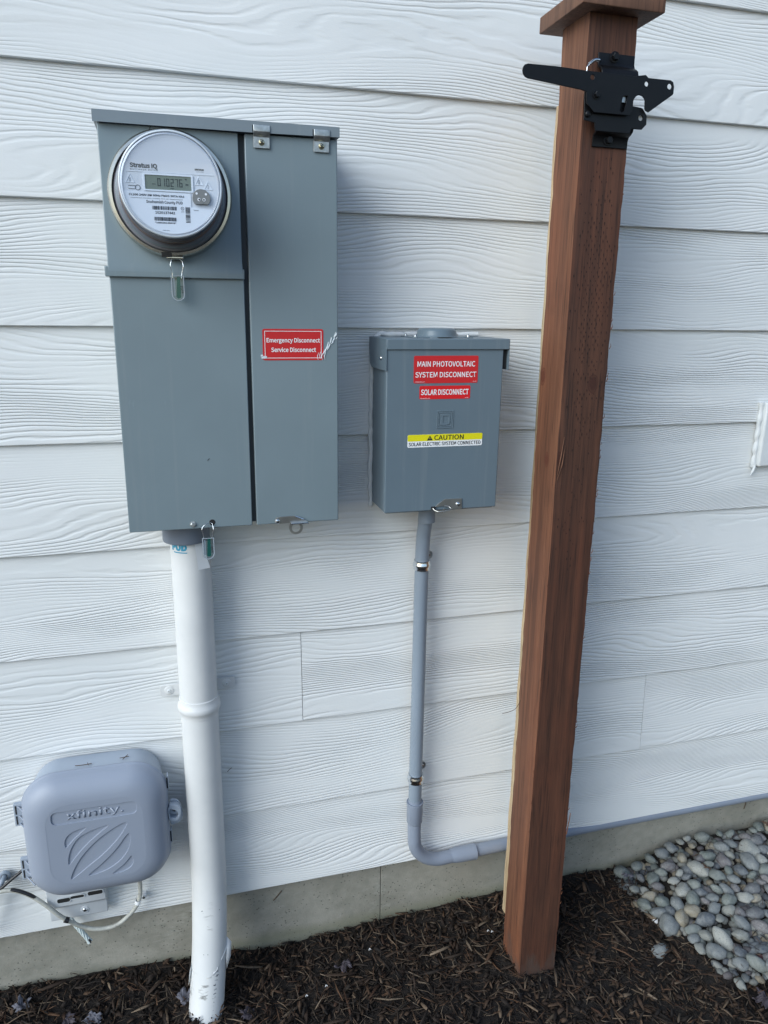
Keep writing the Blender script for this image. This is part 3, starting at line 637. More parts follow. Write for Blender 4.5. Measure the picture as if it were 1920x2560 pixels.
# torn wrap
tw = MB()
def on_pipe(a, z, off=0.0):
    i = min(range(len(path)), key=lambda q: abs(path[q].z-z)); c = path[i]
    return Vector((c.x+(0.0362+off)*math.sin(a), c.y-(0.0362+off)*math.cos(a), z))
for a0, a1, za, zb_, o2 in ((-1.2, 1.25, -0.085, -0.058, 0.0014),):
    N = 24; r1 = []; r2_ = []
    for i in range(N+1):
        t = i/N; a = a0+(a1-a0)*t; z = za+(zb_-za)*t+0.004*math.sin(t*9)-0.012*math.sin(PI*t)
        r1.append(on_pipe(a, z+0.0035, 0.0002)); r2_.append(on_pipe(a, z-0.002, o2+0.001*math.sin(t*14)))
    tw.add(r1+r2_, [(i, i+1, N+2+i, N+1+i) for i in range(N)])
fl = [on_pipe(1.25, -0.035, 0.0), on_pipe(1.35, -0.048, 0.010), on_pipe(1.3, -0.075, 0.010), on_pipe(1.25, -0.098, 0.003), on_pipe(1.1, -0.07, 0.001)]
tw.add(fl, [(0, 1, 4), (1, 2, 4), (2, 3, 4)])
fl = [on_pipe(-1.3, -0.075, 0.0), on_pipe(-1.2, -0.088, 0.006), on_pipe(-1.3, -0.115, 0.005), on_pipe(-1.4, -0.105, 0.0)]
tw.add(fl, [(0, 1, 2), (0, 2, 3)])
o = tw.obj('torn_wrap', M['pvc'], C_, 60); sm_ = o.modifiers.new('thick', 'SOLIDIFY'); sm_.thickness = 0.0008
mb = MB(); mb.tube([on_pipe(-0.75, -0.060, .0004), on_pipe(-0.95, -0.088, .0008), on_pipe(-1.15, -0.12, .0004), on_pipe(-1.25, -0.14, .0002)], [0.0004, 0.0012, 0.001, 0.0003], 6)
for a, z in ((-0.5, 0.045), (-0.45, 0.040), (-0.38, -0.045), (-0.15, -0.045), (-0.10, -0.14), (0.5, 0.04)): mb.tube([on_pipe(a, z), on_pipe(a+.05, z+.0015)], 0.0009, 6)
r = random.Random(5)
for k in range(70):
    z = -0.085-0.095*k/70; a = 0.42-0.25*k/70+r.uniform(-.08, .08); L = r.uniform(.02, .12)
    mb.tube([on_pipe(a-L, z+r.uniform(-.002, .002)), on_pipe(a+L*.5, z+r.uniform(-.002, .003))], r.uniform(.0007, .0014), 4)
mb.obj('scuff_mark', M['inkgray'], C_, kind='stuff')
# blue print fragment on the pipe just under the collar
def wrap(body, x0, x1, zc, h, r_, mat, name, bold=0.0):
    me = text_mesh(body, bold); co = np.array([v.co[:] for v in me.vertices]); mn = co.min(0); mx = co.max(0)
    bm = bmesh.new(); bm.from_mesh(me); bmesh.ops.subdivide_edges(bm, edges=[e for e in bm.edges if e.calc_length() > 0.1], cuts=3); bm.to_mesh(me); bm.free()
    for v in me.vertices:
        u = x0+(x1-x0)*(v.co.x-mn[0])/(mx[0]-mn[0]); z = zc+h*((v.co.y-mn[1])/(mx[1]-mn[1])-0.5); a = u/r_
        v.co = (0.0144+r_*math.sin(a), -0.041-r_*math.cos(a), z)
    return link(name, me, mat, C_)
wrap('PUD', -0.0390, -0.0065, 0.8325, 0.014, 0.0364, M['blue'], 'printed_mark', 0.05)
mb = MB()
n_ = 14; vs = []
for i in range(n_+1):
    a = (-0.034+0.0275*i/n_)/0.0364
    for z in (0.8215, 0.8235): vs.append((0.0144+0.0364*math.sin(a), -0.041-0.0364*math.cos(a), z))
mb.add(vs, [(2*i, 2*i+2, 2*i+3, 2*i+1) for i in range(n_)]).obj('printed_line', M['blue'], C_)
mb = MB(); vs = []
for i in range(9):
    z = 0.84-0.052*i/8; a = 0.52+0.12*(i/8)
    for aa, off in ((a-0.32, 0.0006), (a+0.18+0.1*(i/8)**2, 0.0016+0.004*(i/8)**2)): vs.append(on_pipe(aa, z, off))
mb.add(vs, [(2*i, 2*i+2, 2*i+3, 2*i+1) for i in range(8)])
o = mb.obj('peeling_label', M['white'], C_, 60)

# ------------------------------------------------------------------ disconnect box
DB = thing('disconnect_box', (0.48, 0.0, 0.875), 'small gray solar disconnect box with red and yellow warning stickers', 'electrical box')
MB().box(0.3725, 0.5905, -0.104, 0.0, 0.8815, 1.200).obj('enclosure', M['gray2'], DB, b=0.0012)
MB().box(0.3672, 0.5912, -0.1182, -0.1045, 0.8862, 1.1900).obj('door', M['gray2'], DB, b=0.0018, seg=3)
MB().extr([(0, 1.1995), (0, 1.2045), (-0.1185, 1.2045), (-0.1212, 1.2035), (-0.1216, 1.1853), (-0.1196, 1.1853), (-0.1190, 1.1995)], 0.3668, 0.6016).obj('lid', M['gray2'], DB, b=0.001)
for xa, xb in ((0.3655, 0.3672), (0.6006, 0.6022)):
    yz = [(-0.001, 1.2040), (-0.1206, 1.2040), (-0.1206, 1.1480), (-0.020, 1.1480), (-0.006, 1.156), (-0.001, 1.175)]
    fl = MB().extr(yz, xa, xb).obj('side_flap', M['gray2'], DB, b=0.0005)
    sx = -1 if xa < 0.4 else 1
    screw('screw', ((xa if sx < 0 else xb), -0.089, 1.169), 0.0040, M['chrome'], fl, axis=(sx, 0, 0), kind='pan')
MB().box(0.5915, 0.6003, -0.112, -0.107, 1.150, 1.185).obj('flap_gap', M['dark'], DB)
hb = MB().lathe((0.4798, -0.060, 1.2045), (0, 0, 1), [(0.046, 0.0), (0.046, 0.0016), (0.040, 0.0022), (0.0375, 0.006), (0.0362, 0.0120), (0.0335, 0.0155), (0.029, 0.0170), (0.0, 0.0176)], 48, True)
hub = hb.obj('hub_cap', M['gray2'], DB, 50)
MB().box(0.4216, 0.5386, -0.098, -0.022, 1.2046, 1.2062).obj('hub_plate', M['gray2'], hub, b=0.0005)
for x in (0.429, 0.531):
    for y in (-0.090, -0.030): screw('screw', (x, y, 1.2062), 0.0032, M['zinc'], hub, axis=(0, 0, 1), kind='pan', h=0.005)
MB().box(0.4795-0.0135, 0.4795+0.0135, -0.11, -0.0, 1.2063, 1.2066).obj('hub_gasket', M['gap'], hub)
def sticker(x0, x1, z0, z1, mat, label, tilt=0.0, r=0.0025):
    s_ = plate('sticker', rrect(x0, x1, z0, z1, r, 4), -0.1186, 0.0004, mat, DB); s_['label'] = label; return s_
s1 = sticker(0.4180, 0.5417, 1.1255, 1.1744, M['red'], 'red main photovoltaic system disconnect sticker')
text('MAIN PHOTOVOLTAIC', 0.4245, 0.5355, 1.1598, 0.0098, -0.1190, M['white'], s1)
text('SYSTEM DISCONNECT', 0.4210, 0.5385, 1.1408, 0.0098, -0.1190, M['white'], s1)
text('PVSOLARLABELS.COM', 0.4205, 0.4390, 1.1280, 0.0012, -0.1190, M['white'], s1)
text('03-359', 0.5325, 0.5390, 1.1282, 0.0012, -0.1190, M['white'], s1)
s2 = sticker(0.4297, 0.5281, 1.0968, 1.1208, M['red2'], 'small red solar disconnect sticker')
text('SOLAR DISCONNECT', 0.4325, 0.5247, 1.1094, 0.0104, -0.1190, M['white'], s2, 0.008)
text('PVSOLARLABELS.COM', 0.4315, 0.4500, 1.0985, 0.0012, -0.1190, M['white'], s2)
text('03-308', 0.5180, 0.5245, 1.0985, 0.0012, -0.1190, M['white'], s2)
s3 = sticker(0.4090, 0.5562, 1.0086, 1.0321, M['white'], 'yellow and white caution sticker')
plate('yellow_band', rrect(0.4090, 0.5562, 1.0200, 1.0321, 0.0022, 4), -0.1188, 0.0002, M['yellow'], s3)
text('CAUTION', 0.4605, 0.5185, 1.0258, 0.0092, -0.1191, M['ink'], s3)
w_ = plate('warning_triangle', [(0.4520, 1.0302), (0.4465, 1.0211), (0.4578, 1.0211)], -0.1190, 0.0002, M['ink'], s3)
MB().box(0.4517, 0.4525, -0.1193, -0.1191, 1.0232, 1.0275).obj('exclamation_mark', M['yellow'], s3)
text('SOLAR ELECTRIC SYSTEM CONNECTED', 0.4110, 0.5530, 1.0146, 0.0068, -0.1191, M['ink'], s3)
# embossed square D emblem
def frame(x0, x1, z0, z1, t, nm='emblem'): plate(nm, rrect(x0, x1, z0, z1, 0.0006, 2), -0.1192, 0.0012, M['gray2'], DB, holes=[rrect(x0+t, x1-t, z0+t, z1-t, 0.0006, 2)], bw=0.0003)
frame(0.4648, 0.4968, 1.0430, 1.0752, 0.0014); frame(0.4678, 0.4938, 1.0460, 1.0722, 0.0010)
D_ = [(0.4708, 1.0692), (0.4708, 1.0664), (0.4728, 1.0664), (0.4728, 1.0520), (0.4708, 1.0520), (0.4708, 1.0490), (0.4850, 1.0490), (0.4895, 1.0510), (0.4905, 1.0550), (0.4905, 1.0640), (0.4890, 1.0680), (0.4850, 1.0692)]
plate('emblem_letter', D_, -0.1193, 0.0013, M['gray2'], DB, holes=[rrect(0.4762, 0.4872, 1.0522, 1.0660, 0.002, 3)], bw=0.0003)
dl = [(0.4853,0.9077),(0.5188,0.9070),(0.5201,0.8881),(0.5166,0.8871),(0.4989,0.8879),(0.4960,0.8935),(0.4840,0.8953),(0.4666,0.8935),(0.4700,0.8975)]
lt = plate('door_latch', dl, -0.1205, 0.0016, M['steel'], DB, bw=0.0004)
screw('rivet', (0.5118, -0.1206, 0.8965), 0.0045, M['chrome'], lt, kind='pan')
MB().tube(spline([(0.4610, -0.119, 0.8925), (0.4640, -0.124, 0.8880), (0.4720, -0.130, 0.8860), (0.4870, -0.131, 0.8880), (0.4960, -0.128, 0.8890), (0.4930, -0.122, 0.8930), (0.484, -0.121, 0.8945)], 6), 0.0013, 8).obj('latch_wire', M['steel'], lt, 60)
MB().tube(spline([(0.468, -0.118, 0.884), (0.476, -0.118, 0.8815), (0.484, -0.118, 0.883), (0.4845, -0.118, 0.889)], 6), 0.0012, 8).obj('latch_loop', M['steel'], lt, 60)
MB().box(0.4585, 0.4665, -0.1212, -0.1180, 0.8885, 0.8940).obj('latch_slot', M['dark'], lt)
# caulk bead round the box
cb = MB(); r = random.Random(11)
pts = [(0.3700, -0.002, 0.872+0.014*i) for i in range(24)]+[(0.370+0.0155*i, -0.002, 1.2085) for i in range(1, 15)]
pts = [(x+r.uniform(-.0012, .0012), y, z+r.uniform(-.001, .001)) for x, y, z in pts]
cb.tube(spline(pts, 3), [0.0048+0.0018*mnoise.noise(Vector((i*.45, 0, 0))) for i in range(3*len(pts)-2)], 10)
o = cb.obj('caulk_bead', M['caulk'], None, 60); tag(o, 'uneven white caulk line sealing the solar disconnect box to the siding', 'caulk')

# ------------------------------------------------------------------ gray conduit
G = thing('gray_conduit', (0.47, -0.035, 0.0), 'thin gray conduit dropping from the solar disconnect box and running right below the siding', 'pipe')
cy_ = -0.0300
MB().tube(spline([(0.4740, -0.050, 0.885), (0.4738, -0.042, 0.84), (0.4735, cy_, 0.76), (0.4725, cy_, 0.45), (0.4720, cy_, 0.16)], 8), 0.0145, 28).obj('vertical_run', M['pipegray'], G, 60)
MB().lathe((0.4740, -0.050, 0.858), (0, 0, 1), [(0.0150, -0.014), (0.0172, -0.013), (0.0172, 0.012), (0.0185, 0.0125), (0.0185, 0.020)], 28).obj('box_connector', M['pipegray'], G, 40)
el = [(0.4722, cy_, 0.19), (0.4722, cy_, 0.12), (0.4730, cy_, 0.085)]
for a in np.linspace(0.15, PI/2, 9): el.append((0.4730+0.070*(1-math.cos(a)), cy_+0.004*math.sin(a), 0.085-0.071*math.sin(a)))
el += [(0.585, cy_+0.006, 0.0140), (0.63, cy_+0.007, 0.0155)]
MB().tube(spline(el, 4), 0.0152, 28).obj('elbow', M['pvcgray'], G, 60)
MB().lathe((0.4722, cy_, 0.183), (0, 0, -1), [(0.0145, 0), (0.0190, -0.001), (0.0192, 0.003), (0.0180, 0.008), (0.0178, 0.050), (0.0152, 0.055)], 32).obj('coupling', M['pvcgray'], G, 40)
MB().lathe((0.578, cy_+0.006, 0.0142), (1, 0, 0), [(0.0152, -0.014), (0.0172, -0.004), (0.0182, 0.006), (0.0184, 0.050), (0.0148, 0.0505)], 32).obj('coupling', M['pvcgray'], G, 40)
MB().tube(spline([(0.60, cy_+0.007, 0.0150), (0.72, -0.0150, 0.0100), (0.86, 0.0040, -0.0035), (1.0, 0.0120, -0.0080), (1.3, 0.0130, -0.0085), (1.7, 0.0130, -0.0080), (3.1, 0.0130, -0.0085)], 8), 0.0145, 28).obj('horizontal_run', M['pvcgray'], G, 60)
for zc, xc in ((0.7475, 0.4733), (0.2455, 0.4722)):
    prof = []
    sb = MB().lathe((xc, cy_, zc), (0, 0, 1), [(0.0150, -0.0100), (0.0168, -0.0100), (0.0168, -0.005), (0.0184, -0.0025), (0.0184, 0.0025), (0.0168, 0.005), (0.0168, 0.0100), (0.0150, 0.0100)], 36)
    s_ = sb.obj('strap', M['chrome'], G, 40)
    plate('strap_tab', rrect(xc+0.010, xc+0.0315, zc+0.002, zc+0.0205, 0.008, 6), -0.0055, 0.0014, M['zinc'], s_)
    MB().box(xc+0.0135, xc+0.0170, -0.031, -0.006, zc-0.006, zc+0.010).obj('strap_web', M['chrome'], s_, b=0.0006)
    screw('screw', (xc+0.0225, -0.0060, zc+0.0120), 0.0038, M['chrome'], s_)

# ------------------------------------------------------------------ cable box
K = thing('cable_box', (-0.189, 0.0, 0.135), 'gray blue plastic cable television box with embossed lettering and slanted louvres', 'utility box')
kx, kz = -0.1890, 0.2690
def ringpts(hw, hh, r_, y, ox=0.0, oz=0.0): return [(x, y, z) for x, z in rrect(kx+ox-hw, kx+ox+hw, kz+oz-hh, kz+oz+hh, r_, 10)]
MB().loft([ringpts(0.119, 0.121, 0.055, 0.0, 0.002, 0.005), ringpts(0.1225, 0.1245, 0.057, -0.030, 0.001, 0.003), ringpts(0.124, 0.126, 0.058, -0.052, 0, 0.001)], True, True).obj('back_shell', M['cablebox2'], K, 50)
W1, H1 = 0.1325, 0.1325
rings = [ringpts(W1-.002, H1-.002, 0.064, -0.0535), ringpts(W1, H1, 0.066, -0.056), ringpts(W1, H1, 0.066, -0.0600), ringpts(W1-.0015, H1-.0015, 0.066, -0.0615)]
for t in np.linspace(0, 1, 9):
    a = t*PI/2; rings.append(ringpts(W1-0.002-0.044*(1-math.cos(a)), H1-0.002-0.044*(1-math.cos(a)), 0.066-0.026*(1-math.cos(a)), -0.0630-0.0371*math.sin(a)))
hwf, hhf = W1-0.0465, H1-0.0465
MB().loft(rings, True, False).obj('lid', M['cablebox'], K, 60)
front = rrect(kx-hwf-.003, kx+hwf+.003, kz-hhf-.003, kz+hhf+.003, 0.043, 10)
def shp(pts): return [(kx+x/1000, kz+1/1000+z/1000) for x, z in pts]
lv = [shp(p) for p in (
 [(-12.8, 33.5), (-30, 30), (-47, 24), (-56.5, 12), (-58, 0), (-56, -8), (-50, -2), (-40, 10), (-28, 20)],
 [(28.3, 31.4), (5, 27), (-15, 21), (-33, 12), (-46, -6), (-54, -28), (-55.2, -49.1), (-45, -36), (-30, -18), (-12, 0), (8, 16)],
 [(59.4, 31.3), (40, 26), (10, 8), (-14, -12), (-36, -38), (-50, -64), (-54.7, -81.8), (-38, -70), (-15, -52), (12, -32), (38, -5), (52, 15)],
 [(59.8, 6.8), (50, -2), (38, -20), (22, -38), (0, -58), (-14, -68), (-24.1, -77.4), (-8, -76), (15, -70), (38, -56), (54, -36), (61, -14)],
 [(59.4, -45.1), (54, -52), (46, -62), (36, -70), (18.2, -82.3), (36, -82), (52, -77), (61, -68), (63, -56)])]
lv = [chaikin(p, 2) for p in lv]
lg = [(kx+x/1000, kz+z/1000) for x, z in [(q[0]*1000, q[1]*1000) for q in rrect(-0.0765, 0.0765, 0.0460, 0.0740, 0.010, 5)]]
plate('lid_front', front, -0.0999, 0.0034, M['cablebox'], K, holes=lv+[lg], bw=0.0006)
plate('lid_recess', rrect(kx-hwf+.004, kx+hwf-.004, kz-hhf+.004, kz+hhf-.004, 0.036, 8), -0.0977, 0.0012, M['cablebox'], K)
text('xfinity.', kx-0.0495, kx+0.0520, kz+0.0600, 0.0220, -0.0979, M['cablebox'], K, 0.0, extr=0.0006)
for zc in (0.322, 0.201):
    h = MB().box(-0.3350, -0.3190, -0.059, -0.050, zc-.0235, zc+.0235)
    h.obj('hinge', M['cablebox2'], K, b=0.0007)
    for sg in (-1, 1): MB().box(-0.3322, -0.3296, -0.0594, -0.0590, min(zc+sg*.002, zc+sg*.020), max(zc+sg*.002, zc+sg*.020)).obj('hinge_gap', M['dark'], K)
    mb = MB()
    for dz in (0.018, -0.002, -0.0185): mb.tube(spline([(-0.326, -0.0600, kz+(zc-kz)+dz), (-0.3205, -0.0690, zc+dz+.001), (-0.3130, -0.0790, zc+dz-.0005), (-0.309, -0.0840, zc+dz-.002)], 4), [0.0014]*13, 8)
    mb.obj('hinge_rib', M['cablebox'], K, 50)
for zc in (0.345, 0.222):
    MB().box(-0.0560, -0.0535, -0.060, -0.048, zc-.016, zc+.016).obj('side_tab', M['cablebox2'], K, b=0.0006)
    MB().box(-0.0572, -0.0545, -0.0606, -0.0600, zc-.012, zc+.012).obj('side_slot', M['dark'], K)
lp = [(-0.057, 0.2965), (-0.043, 0.2965), (-0.0345, 0.290), (-0.0330, 0.278), (-0.036, 0.266), (-0.0425, 0.2590), (-0.050, 0.2600), (-0.057, 0.2630)]
k2 = plate('lock_loop', chaikin(lp, 1), -0.066, 0.012, M['cablebox2'], K, holes=[chaikin([(-0.056, 0.2895), (-0.047, 0.2870), (-0.0395, 0.2810), (-0.0375, 0.2730), (-0.0415, 0.2640), (-0.049, 0.2660), (-0.056, 0.268)], 1)], bw=0.0007)
lp2 = [(-0.055, 0.300), (-0.042, 0.300), (-0.034, 0.290), (-0.0310, 0.270), (-0.0310, 0.256), (-0.037, 0.247), (-0.052, 0.2435), (-0.055, 0.2440)]
plate('lock_tab', chaikin(lp2, 1), -0.053, 0.004, M['cablebox2'], K, holes=[circ(-0.0445, 0.2565, 0.0058, 16)], bw=0.0006)
screw('screw', (-0.0455, -0.0535, 0.2770), 0.0046, M['chrome'], k2)
# bracket below
bk = MB().extr([(0, 0.034), (-0.018, 0.034), (-0.020, 0.036), (-0.021, 0.066), (-0.033, 0.078), (-0.034, 0.140), (0, 0.140)], -0.303, -0.193)
bo = bk.obj('mount_bracket', M['bracket'], K, b=0.002, seg=3)
MB().lathe((-0.2368, -0.0205, 0.0510), ax, [(0.0085, 0.0), (0.0075, 0.0012), (0.0060, 0.0014)], 24, False, True).obj('screw_boss', M['bracket'], bo, 40)
screw('screw', (-0.2368, -0.0219, 0.0510), 0.0043, M['chrome'], bo)
for x0, x1, z0, z1 in ((-0.2840, -0.2600, 0.0885, 0.0985), (-0.2590, -0.2330, 0.0935, 0.1000), (-0.2260, -0.1975, 0.0940, 0.1035)):
    plate('bracket_slot', rrect(x0, x1, z0, z1, 0.0035, 4), -0.0348, 0.001, M['dark'], bo)
    plate('slot_rim', rrect(x0-.0018, x1+.0018, z0-.0018, z1+.0018, 0.005, 4), -0.0352, 0.0012, M['bracket'], bo, holes=[rrect(x0, x1, z0, z1, 0.0035, 4)])

# cables
cp = spline([(-0.47, -0.012, 0.105), (-0.430, -0.022, 0.120), (-0.3851, -0.030, 0.1370), (-0.3586, -0.032, 0.1345), (-0.3310, -0.036, 0.120), (-0.3073, -0.040, 0.098), (-0.2823, -0.042, 0.0665), (-0.2610, -0.036, 0.0375),
              (-0.2420, -0.032, 0.0190), (-0.2200, -0.031, 0.0070), (-0.1957, -0.030, 0.0030), (-0.1740, -0.030, 0.0075), (-0.1540, -0.028, 0.0205), (-0.1370, -0.024, 0.0370), (-0.1290, -0.020, 0.0550), (-0.1260, -0.020, 0.0800), (-0.1250, -0.022, 0.15)], 7)
mb = MB().tube(cp, 0.0042, 14)
co = mb.obj('service_cable', M['cable'], None, 60); tag(co, 'dirty white cable looping below the cable box', 'cable')
MB().tube([c+Vector((0, -0.0008, 0.0018)) for c in cp[19:32]], [0.0030, 0.0036]+[0.0038]*9+[0.0034, 0.002], 10).obj('black_sleeve', M['blackwire'], co, 60)
MB().tube([cp[46]+Vector((-.004, -.001, .003)), cp[46]+Vector((.004, -.001, -.001))], 0.0058, 10).obj('cable_tie', M['blackwire'], co, 40)
bw_ = MB().tube(spline([(-0.43, -0.02, 0.128), (-0.392, -0.028, 0.1375), (-0.362, -0.026, 0.158), (-0.340, -0.022, 0.172), (-0.318, -0.018, 0.182), (-0.29, -0.016, 0.19)], 6), 0.0032, 10).obj('black_cable', M['blackwire'], None, 60)
tag(bw_, 'thin black cable running behind the lower left hinge of the cable box', 'cable')
tc = thing('twisted_strand', (-0.262, -0.02, 0.03), 'cut end of twisted white strand hanging below the mounting bracket', 'cable')
A = Vector((-0.2690, -0.016, 0.0330)); B = Vector((-0.2370, -0.022, -0.0230)); dirv = (B-A).normalized(); u_ = dirv.orthogonal().normalized(); v_ = dirv.cross(u_)
for k in range(5):
    pts = []
    for i in range(40):
        t = i/39; a = 2*PI*k/5+t*7; pts.append(A.lerp(B, t)+(u_*math.cos(a)+v_*math.sin(a))*0.0030)
    MB().tube(pts, 0.0019, 8).obj('strand', M['strand'], tc, 60)
    MB().tube([pts[-1], pts[-1]+dirv*0.009+u_*0.002*math.cos(k*2)], 0.0017, 8).obj('strand_tip', M['blackwire' if k % 2 else 'strand'], tc, 60)
cc = thing('cable_clip', (-0.128, 0.0, 0.047), 'small white cable clip screwed to the siding edge', 'cable clip')
MB().box(-0.1300, -0.1160, -0.010, -0.0005, 0.0400, 0.0520).obj('clip_base', M['white'], cc, b=0.001)
MB().lathe((-0.1330, -0.0215, 0.0455), (0.25, 0, 1), [(0.0046, -0.004), (0.0058, -0.004), (0.0058, 0.004), (0.0046, 0.004)], 18).obj('clip_loop', M['white'], cc, 40)
screw('screw', (-0.1215, -0.0105, 0.0455), 0.0036, M['chrome'], cc)
gr = MB().lathe((-0.3800, 0.0, 0.1500), ax, [(0.011, 0.0), (0.012, 0.003), (0.009, 0.006), (0.0065, 0.006), (0.006, 0.001)], 28)
go = gr.obj('cable_grommet', M['pipegray'], None, 50); tag(go, 'gray cable grommet in the siding at the left edge', 'grommet')
gc = MB().tube(spline([(-0.380, 0.004, 0.150), (-0.3815, -0.012, 0.149), (-0.388, -0.018, 0.138), (-0.396, -0.020, 0.120), (-0.407, -0.022, 0.09), (-0.427, -0.022, 0.03)], 6), 0.0048, 12).obj('gray_wire', M['pipegray'], None, 60)
tag(gc, 'dark gray wire dropping out of the grommet at the left edge', 'cable')

# ------------------------------------------------------------------ post
PO = thing('gate_post', (0.7095, -0.166, -0.188), 'reddish brown stained square wooden gate post with incised faces', 'post')
def rough_post(x0, x1, y0, y1, z0, z1, dz, amp, seed, lean=0.0):
    n = 7; nz = int((z1-z0)/dz); rings = []
    def side(a, b): return [(a[0]+(b[0]-a[0])*i/n, a[1]+(b[1]-a[1])*i/n) for i in range(n)]
    per = side((x0, y0), (x1, y0))+side((x1, y0), (x1, y1))+side((x1, y1), (x0, y1))+side((x0, y1), (x0, y0))
    cx_, cy2 = (x0+x1)/2, (y0+y1)/2
    for j in range(nz+1):
        z = z0+(z1-z0)*j/nz; r_ = []
        for i, (x, y) in enumerate(per):
            cor = (i % n == 0)
            d = amp*(mnoise.noise(Vector((x*14+seed, y*14, z*5)))*0.8+(mnoise.noise(Vector((x*40, y*40, z*45+seed)))-0.25)*(1.5 if cor else 0.12))
            if cor: d -= amp*1.4+amp*4.0*max(0, mnoise.noise(Vector((i*3.1, seed, z*6)))-0.42)
            v = Vector((x-cx_, y-cy2, 0)).normalized()
            r_.append((x+v.x*d+lean*z, y+v.y*d, z))
        rings.append(r_)
    return MB().loft(rings, True, True)
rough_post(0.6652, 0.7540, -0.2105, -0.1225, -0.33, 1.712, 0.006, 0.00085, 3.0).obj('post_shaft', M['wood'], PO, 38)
psh = PO.children[-1]; psh.data.materials.append(M['wood_shaded'])
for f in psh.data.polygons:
    if f.normal.y < -0.75: f.material_index = 1  # front face gets the incised wood darkened for its shaded side
mb = MB(); r = random.Random(21)
for row in range(150):
    z = 1.50-row*0.0072
    if z < 0.78: break
    for c in range(8):
        x = 0.6730+c*0.0098+(0.0049 if row % 2 else 0)+0.0035*math.sin(z*9)+r.uniform(-.001, .001)
        dens = 0.30+0.5*mnoise.noise(Vector((x*20, z*3.5, 4)))+(0.25 if 0.69 < x < 0.73 else -0.12)+(0.12 if 1.0 < z < 1.45 else -.12)
        if x > 0.748 or r.random() > dens: continue
        L = r.uniform(.0018, .0048); w = r.uniform(.0006, .0012)
        mb.add([(x-w, -0.2112, z), (x, -0.2112, z-L), (x+w, -0.2112, z), (x, -0.2112, z+L*0.7)], [(0, 1, 2, 3)])
mb.obj('incision_mark', M['slit'], PO, kind='stuff')
mb = MB()      # splinters and torn fibres on the arrises
for k in range(40):
    z = r.uniform(-0.1, 1.5); x = r.choice((0.6655, 0.7535, 0.7535)); s_ = -1 if x < .7 else 1; L = r.uniform(.003, .012)
    mb.tube([(x, -0.2095, z), (x+s_*L*.25, -0.2095, z+L*.5), (x+s_*L*.12, -0.2095, z+L)], [0.0007, 0.0005, 0.0001], 4)
mb.tube([(0.668, -0.2115, 0.965), (0.671, -0.2135, 0.995), (0.676, -0.2125, 1.035)], [0.0004, 0.0012, 0.0004], 5)
mb.tube([(0.668, -0.2115, 0.955), (0.6745, -0.2145, 0.985), (0.679, -0.2125, 1.020)], [0.0004, 0.0010, 0.0003], 5)
mb.tube([(0.7535, -0.2095, 0.178), (0.7565, -0.2095, 0.205), (0.7590, -0.2095, 0.228), (0.7570, -0.2095, 0.232)], [0.0012, 0.0011, 0.0008, 0.0003], 5)
mb.obj('splinter', M['wood'], PO, kind='stuff')
# cap: slab with low pyramid
c0 = (0.7095, -0.166); h_ = 0.0724
def sq(h, z): return [(c0[0]-h, c0[1]-h, z), (c0[0]+h, c0[1]-h, z), (c0[0]+h, c0[1]+h, z), (c0[0]-h, c0[1]+h, z)]
MB().loft([sq(h_-.001, 1.7095), sq(h_, 1.7105), sq(h_, 1.7345), sq(h_-.022, 1.7460), sq(0.004, 1.7640)], True, True).obj('post_cap', M['cap'], PO, b=0.0012)
# raw board tucked between post and wall
rb = thing('raw_board', (0.72, -0.08, -0.13), 'narrow strip of unstained pale board standing behind the gate post', 'board')
vs = []
MB().loft([[(x+0.0060+0.0050*min(max(z+0.15, 0)/1.0, 1), y, z) for x, y in ((0.6925, -0.118), (0.7250, -0.118), (0.7250, -0.044), (0.6925+0.0008*math.sin(z*40), -0.044))] for z in np.linspace(-0.150, 1.615, 60)], True, True).obj('board', M['raw'], rb, 40)

# ------------------------------------------------------------------ gate latch
LT = thing('gate_latch', (0.71, -0.2105, 1.58), 'black metal gate latch with long thumb lever bolted to the post', 'gate latch')
arm = [(0.5523,1.6186),(0.6059,1.6189),(0.6513,1.6175),(0.6757,1.6173),(0.7392,1.6169),(0.7585,1.6204),(0.7641,1.6165),(0.8054,1.6167),(0.8100,1.6145),(0.8124,1.6080),(0.8124,1.5984),(0.8112,1.5966),(0.7699,1.5682),(0.7645,1.5701),(0.7630,1.5720),(0.7622,1.5839),(0.7605,1.5872),(0.7570,1.5902),(0.7535,1.5913),(0.7497,1.5916),(0.7462,1.5905),(0.7429,1.5880),(0.7405,1.5845),(0.7397,1.5805),(0.7400,1.5733),(0.7391,1.5675),(0.7358,1.5608),(0.6709,1.5608),(0.6573,1.5733),(0.6559,1.5890),(0.6469,1.5909),(0.5536,1.5994),(0.5490,1.6010),(0.5455,1.6045),(0.5442,1.6090),(0.5450,1.6135),(0.5475,1.6168)]
slot = [(0.7202,1.5878),(0.7302,1.5891),(0.7286,1.5796),(0.7260,1.5665),(0.7217,1.5627),(0.7159,1.5658),(0.7169,1.5755),(0.7192,1.5789)]
plate('lever_arm', arm, -0.2372, 0.0024, M['black'], LT, holes=[slot, circ(0.6640, 1.6095, 0.0042, 18), circ(0.7617, 1.6082, 0.0042, 18), circ(0.8045, 1.6080, 0.0048, 18)], bw=0.0006)
backp = [(0.6573,1.5918),(0.6809,1.6143),(0.7442,1.6180),(0.7450,1.6000),(0.7400,1.5900),(0.7385,1.5800),(0.7410,1.5762),(0.7600,1.5746),(0.7633,1.5736),(0.7713,1.5643),(0.7722,1.5512),(0.7647,1.5436),(0.7450,1.5435),(0.7435,1.5360),(0.6805,1.5362),(0.6784,1.5478),(0.6591,1.5504)]
plate('back_plate', backp, -0.2300, 0.0024, M['black'], LT, holes=[circ(0.7610, 1.5600, 0.0046, 18)], bw=0.0006)
